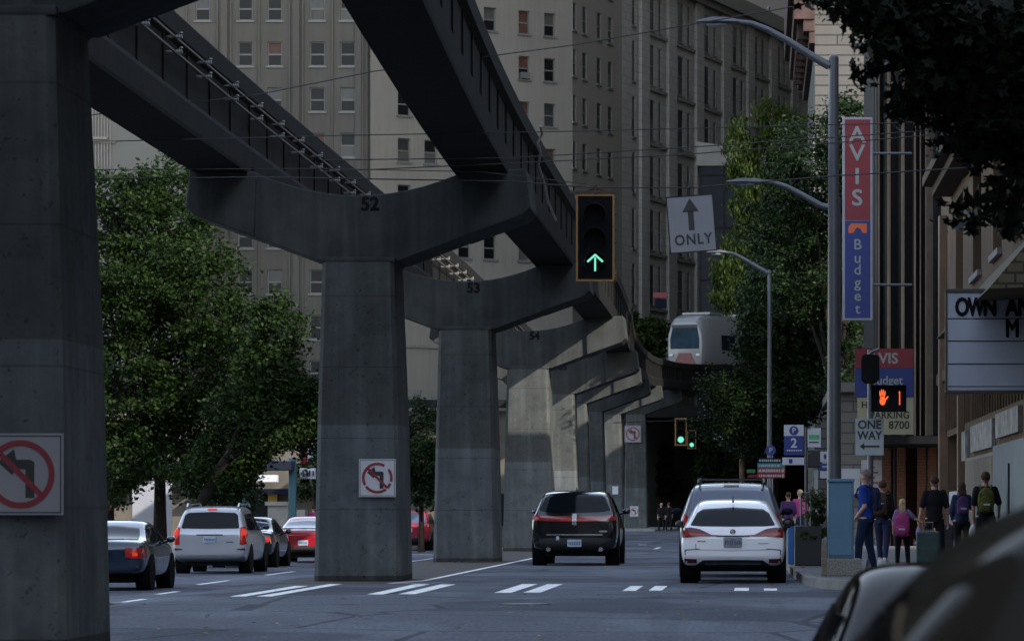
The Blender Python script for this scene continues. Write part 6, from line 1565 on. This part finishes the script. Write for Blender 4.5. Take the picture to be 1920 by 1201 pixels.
    for i, sx in ((0, -1), (1, 1)):
        cone(c, hip + V3(sx * hipw * .95, 0, -.01 * S), .058 * S, kn[i], .043 * S)
        if not shorts: cone(c, kn[i], .042 * S, ft[i] + V3(0, 0, .02 * S), .033 * S)
    part('trousers', remesh(c, vox), SK[pants], t, local=True, fin=False)
    for i in (0, 1):
        c = MB(); f = ft[i]; c.ell(f + V3(0, .03 * S, -.022 * S), (.026 * S, .068 * S, .022 * S)); c.ell(f + V3(0, -.005 * S, -.008 * S), (.026 * S, .033 * S, .03 * S)); c.box(f.x - .026 * S, f.x + .026 * S, f.y - .035 * S, f.y + .09 * S, f.z - .044 * S, f.z - .032 * S)
        part('shoe', remesh(c, vox * .8, 2), SK[shoes], t, local=True, fin=False)
    c = MB(); r = 1.0 if not bald else .985
    c.ell(hd + V3(0, -.010 * S, .018 * S), (.051 * S * r, .060 * S * r, .057 * S * r), 18, 12)
    if longhair:
        c.ell(hd + V3(0, -.030 * S, -.02 * S), (.048 * S, .036 * S, .06 * S)); c.ell(hd + V3(.004 * S, -.045 * S, -.07 * S), (.046 * S, .024 * S, longhair * S))
        for k in range(9): a = hd + V3((-.04 + .01 * k) * S, -.052 * S, -.03 * S); cone(c, a, .010 * S, a + V3(.003 * S * (k % 3 - 1), -.01 * S, -longhair * S - .02 * S * (k % 3)), .004 * S)
    part('hair', remesh(c, vox * .7, 2), SK[hair], t, local=True, fin=False)
    c = MB()
    for sx in (-1, 1): c.ell(hd + V3(sx * .017 * S, .0495 * S, .002 * S), (.006 * S, .004 * S, .004 * S), 8, 6)
    part('eye', c, M['black'], t, local=True)
    t.rotation_euler = (0, 0, heading); return t
def backpack(label, owner, h, z, col, wd=.32, hh=.42, dp=.18, hvy=0):
    """worn pack: its own thing, standing against the wearer's back"""
    X, Y = owner.location.x, owner.location.y; hd = owner.rotation_euler.z
    t = thing('backpack', label, 'backpack', (X, Y, owner.location.z + z)); t.rotation_euler = (0, 0, hd)
    y0 = -.072 * h
    c = MB(); c.ell((0, y0 - dp * .5, hh * .5), (wd * .5, dp * .5, hh * .52)); c.box(-wd * .42, wd * .42, y0 - dp * .85, y0 - .01, .02, hh * .8); part('main_bag', remesh(c, .012, 4), SK[col], t, local=True, fin=False)
    c = MB(); c.ell((0, y0 - dp * 1.0, hh * .28), (wd * .38, dp * .28, hh * .24)); part('front_pocket', remesh(c, .010, 3), SK[col], t, local=True, fin=False)
    for sx in (-1, 1):
        c = MB(); x = sx * wd * .32; c.tube([(x, y0 + .0, hh * .15), (x * 1.3, y0 + .08, hh * .30), (x * 1.25, .085 * h, hh * .62), (x * 1.1, .06 * h, hh * .95), (x, -.02 * h, hh * 1.08), (x * .9, y0 - .02, hh * .92)], .016); part('strap', c, SK[col], t, local=True, smooth=True)
    c = MB(); c.box(-.06, .06, y0 - dp * 1.30, y0 - dp * 1.24, hh * .30, hh * .36); part('label_patch', c, M['signwhite'], t, local=True)
    return t
# man in blue, standing side-on, looking left, one hand in his pocket
man = person('grey-haired man in a blue T-shirt and dark jeans standing beside the blue-grey cabinet', WX(1623, 70.5), 70.5, 1.80, R(70), shirt='blue', pants='jeans', hair='greyhair', legs=((-.03, .05), (.05, -.05)),
             arms=(((-.02, -.03, -.17), (.0, .075, -.29)), ((.02, .03, -.18), (.03, .06, -.33))), sleeve=.36, vox=.012, bald=True)
backpack('dark backpack worn by the man in the blue T-shirt', man, 1.8, 1.05, 'navyc', .27, .42, .14)
t = thing('white_bag', 'pale carrier bag standing on the sidewalk behind the man in blue', 'bag', (WX(1653, 71.5), 71.5, .15))
c = MB(); c.ell((WX(1653, 71.5), 71.5, .22), (.09, .08, .14)); c.box(WX(1645, 71.5), WX(1662, 71.5), 71.45, 71.55, .15, .26); part('bag', remesh(c, .012), SK['shoew'], t, fin=False)
p2 = person('person in dark clothes and white shoes walking right behind the man in blue', WX(1655, 84), 84, 1.70, R(-15), shirt='dark', pants='navyc', hair='brown', legs=((.0, .10), (.0, -.10)), sleeve=.9, shoes='shoew')
backpack('bulky brown backpack on the walker behind the man in blue', p2, 1.7, .95, 'brown', .36, .5, .2)
girl = person('blond girl with long hair and black leggings walking away in a lilac top', WX(1692, 77), 77, 1.30, R(-4), shirt='lilac', pants='dark', hair='blond', longhair=.075, legs=((-.02, .03), (.03, -.04)), female=True, sleeve=.4,
              arms=(((-.05, .0, -.15), (-.055, .03, -.28)), ((.10, .0, -.10), (.20, .02, -.15))))
backpack('bright pink backpack worn by the blond girl', girl, 1.3, .56, 'pink', .31, .46, .2)
man2 = person('dark-haired man in a black T-shirt pulling a dark green suitcase', WX(1752, 78.5), 78.5, 1.76, R(2), shirt='dark', pants='dark', hair='brown', legs=((-.02, .04), (.03, -.05)), sleeve=.42, skin='skin2',
               arms=(((-.05, -.02, -.17), (-.075, -.03, -.31)), ((.05, .0, -.17), (.06, .03, -.32))))
def suitcase(label, x, Y, wd, hh, col, hz=.3):
    X = WX(x, Y); t = thing('suitcase', label, 'suitcase', (X, Y, .15)); m_ = mat(label.split()[0] + '_case', col, .55, var=.2, scale=6)
    mb = MB(); mb.box(-wd / 2, wd / 2, 0, .26, .05, hh); part('shell', mb, m_, t, local=True, bevel=.04)
    mb = MB(); mb.box(-wd * .38, wd * .38, -.03, 0, .10, hh * .55); part('front_pocket', mb, m_, t, local=True, bevel=.012)
    mb = MB()
    for sx in (-1, 1): mb.cyl((sx * .09, .2, hh), (sx * .09, .2, hh + hz), .01)
    mb.cyl((-.1, .2, hh + hz), (.1, .2, hh + hz), .016); mb.box(-.10, .10, .1, .16, hh + .0, hh + .03); part('handle', mb, M['pole'], t, local=True)
    mb = MB()
    for sx in (-1, 1): mb.cyl((sx * wd * .4 - .02, .12, .03), (sx * wd * .4 + .02, .12, .03), .032)
    part('wheel', mb, M['tyre'], t, local=True)
    return t
suitcase('dark green rolling suitcase behind the man in the black T-shirt', 1741, 75.2, .44, .68, (.008, .035, .032), .16)
suitcase('black tall suitcase standing further along the sidewalk', 1776, 90, .30, .75, (.01, .01, .012), .25)
t = thing('cloth_bag', 'lilac and pale blue bag hanging beside the pink backpack', 'bag', W(1722, 1010, 76.5))
c = MB(); q = W(1722, 1000, 76.5); c.ell(q, (.05, .05, .14)); c.ell(W(1720, 1018, 76.5), (.06, .05, .05)); part('bag', remesh(c, .01), mat('lilac_bag', (.25, .2, .42), .7, var=.2), t, fin=False)
woman = person('woman with tied hair in dark clothes walking away beside the man with the olive pack', WX(1803, 82), 82, 1.66, R(6), shirt='navyc', pants='dark', hair='brown', longhair=.04, female=True, legs=((.03, .10), (.06, -.10)), sleeve=.9,
               arms=(((-.04, -.0, -.16), (-.02, .06, -.28)), ((.04, .04, -.12), (.0, .07, .0))))
backpack('small dark purple backpack on the woman with tied hair', woman, 1.66, .98, 'purple', .27, .38, .14)
man3 = person('broad man in a black T-shirt walking away at the far right of the group', WX(1848, 79), 79, 1.84, R(0), shirt='dark', pants='dark', hair='brown', legs=((-.02, .06), (.03, -.08)), sleeve=.45, skin='skin2',
               arms=(((-.035, -.0, -.16), (-.03, .05, -.31)), ((.05, .0, -.15), (.05, .08, -.26))))
backpack('olive and black backpack on the broad man', man3, 1.84, 1.02, 'olive', .34, .5, .22)
t = thing('white_carrier_bag', 'white plastic carrier bag between the woman and the broad man', 'bag', W(1826, 1000, 80)); c = MB(); c.ell(W(1826, 1000, 80), (.10, .08, .20)); c.ell(W(1826, 1015, 80), (.12, .09, .12)); part('bag', remesh(c, .012), SK['shoew'], t, fin=False)
for x, Y_, h_, sh_, pa, ha, lab in ((1478, 112, 1.6, 'purple', 'dark', 'brown', 'person in a purple top among the kerbside signs'), (1500, 118, 1.7, 'pink', 'jeans', 'blond', 'person in a pink top just behind the one in purple'),
                                    (1240, 235, 1.7, 'dark', 'dark', 'blond', 'shadowy left pedestrian of the two beside the farthest pier'), (1254, 240, 1.75, 'dark', 'dark', 'brown', 'shadowy right pedestrian of the two beside the farthest pier'), (588, 150, 1.7, 'pink', 'dark', 'brown', 'pedestrian in a reddish top on the left sidewalk beside pier 52')):
    person(lab, WX(x, Y_), Y_, h_, R(10), z=.15 if x > 1300 else (.0 if x > 1200 else -.25), shirt=sh_, pants=pa, hair=ha, vox=.03)
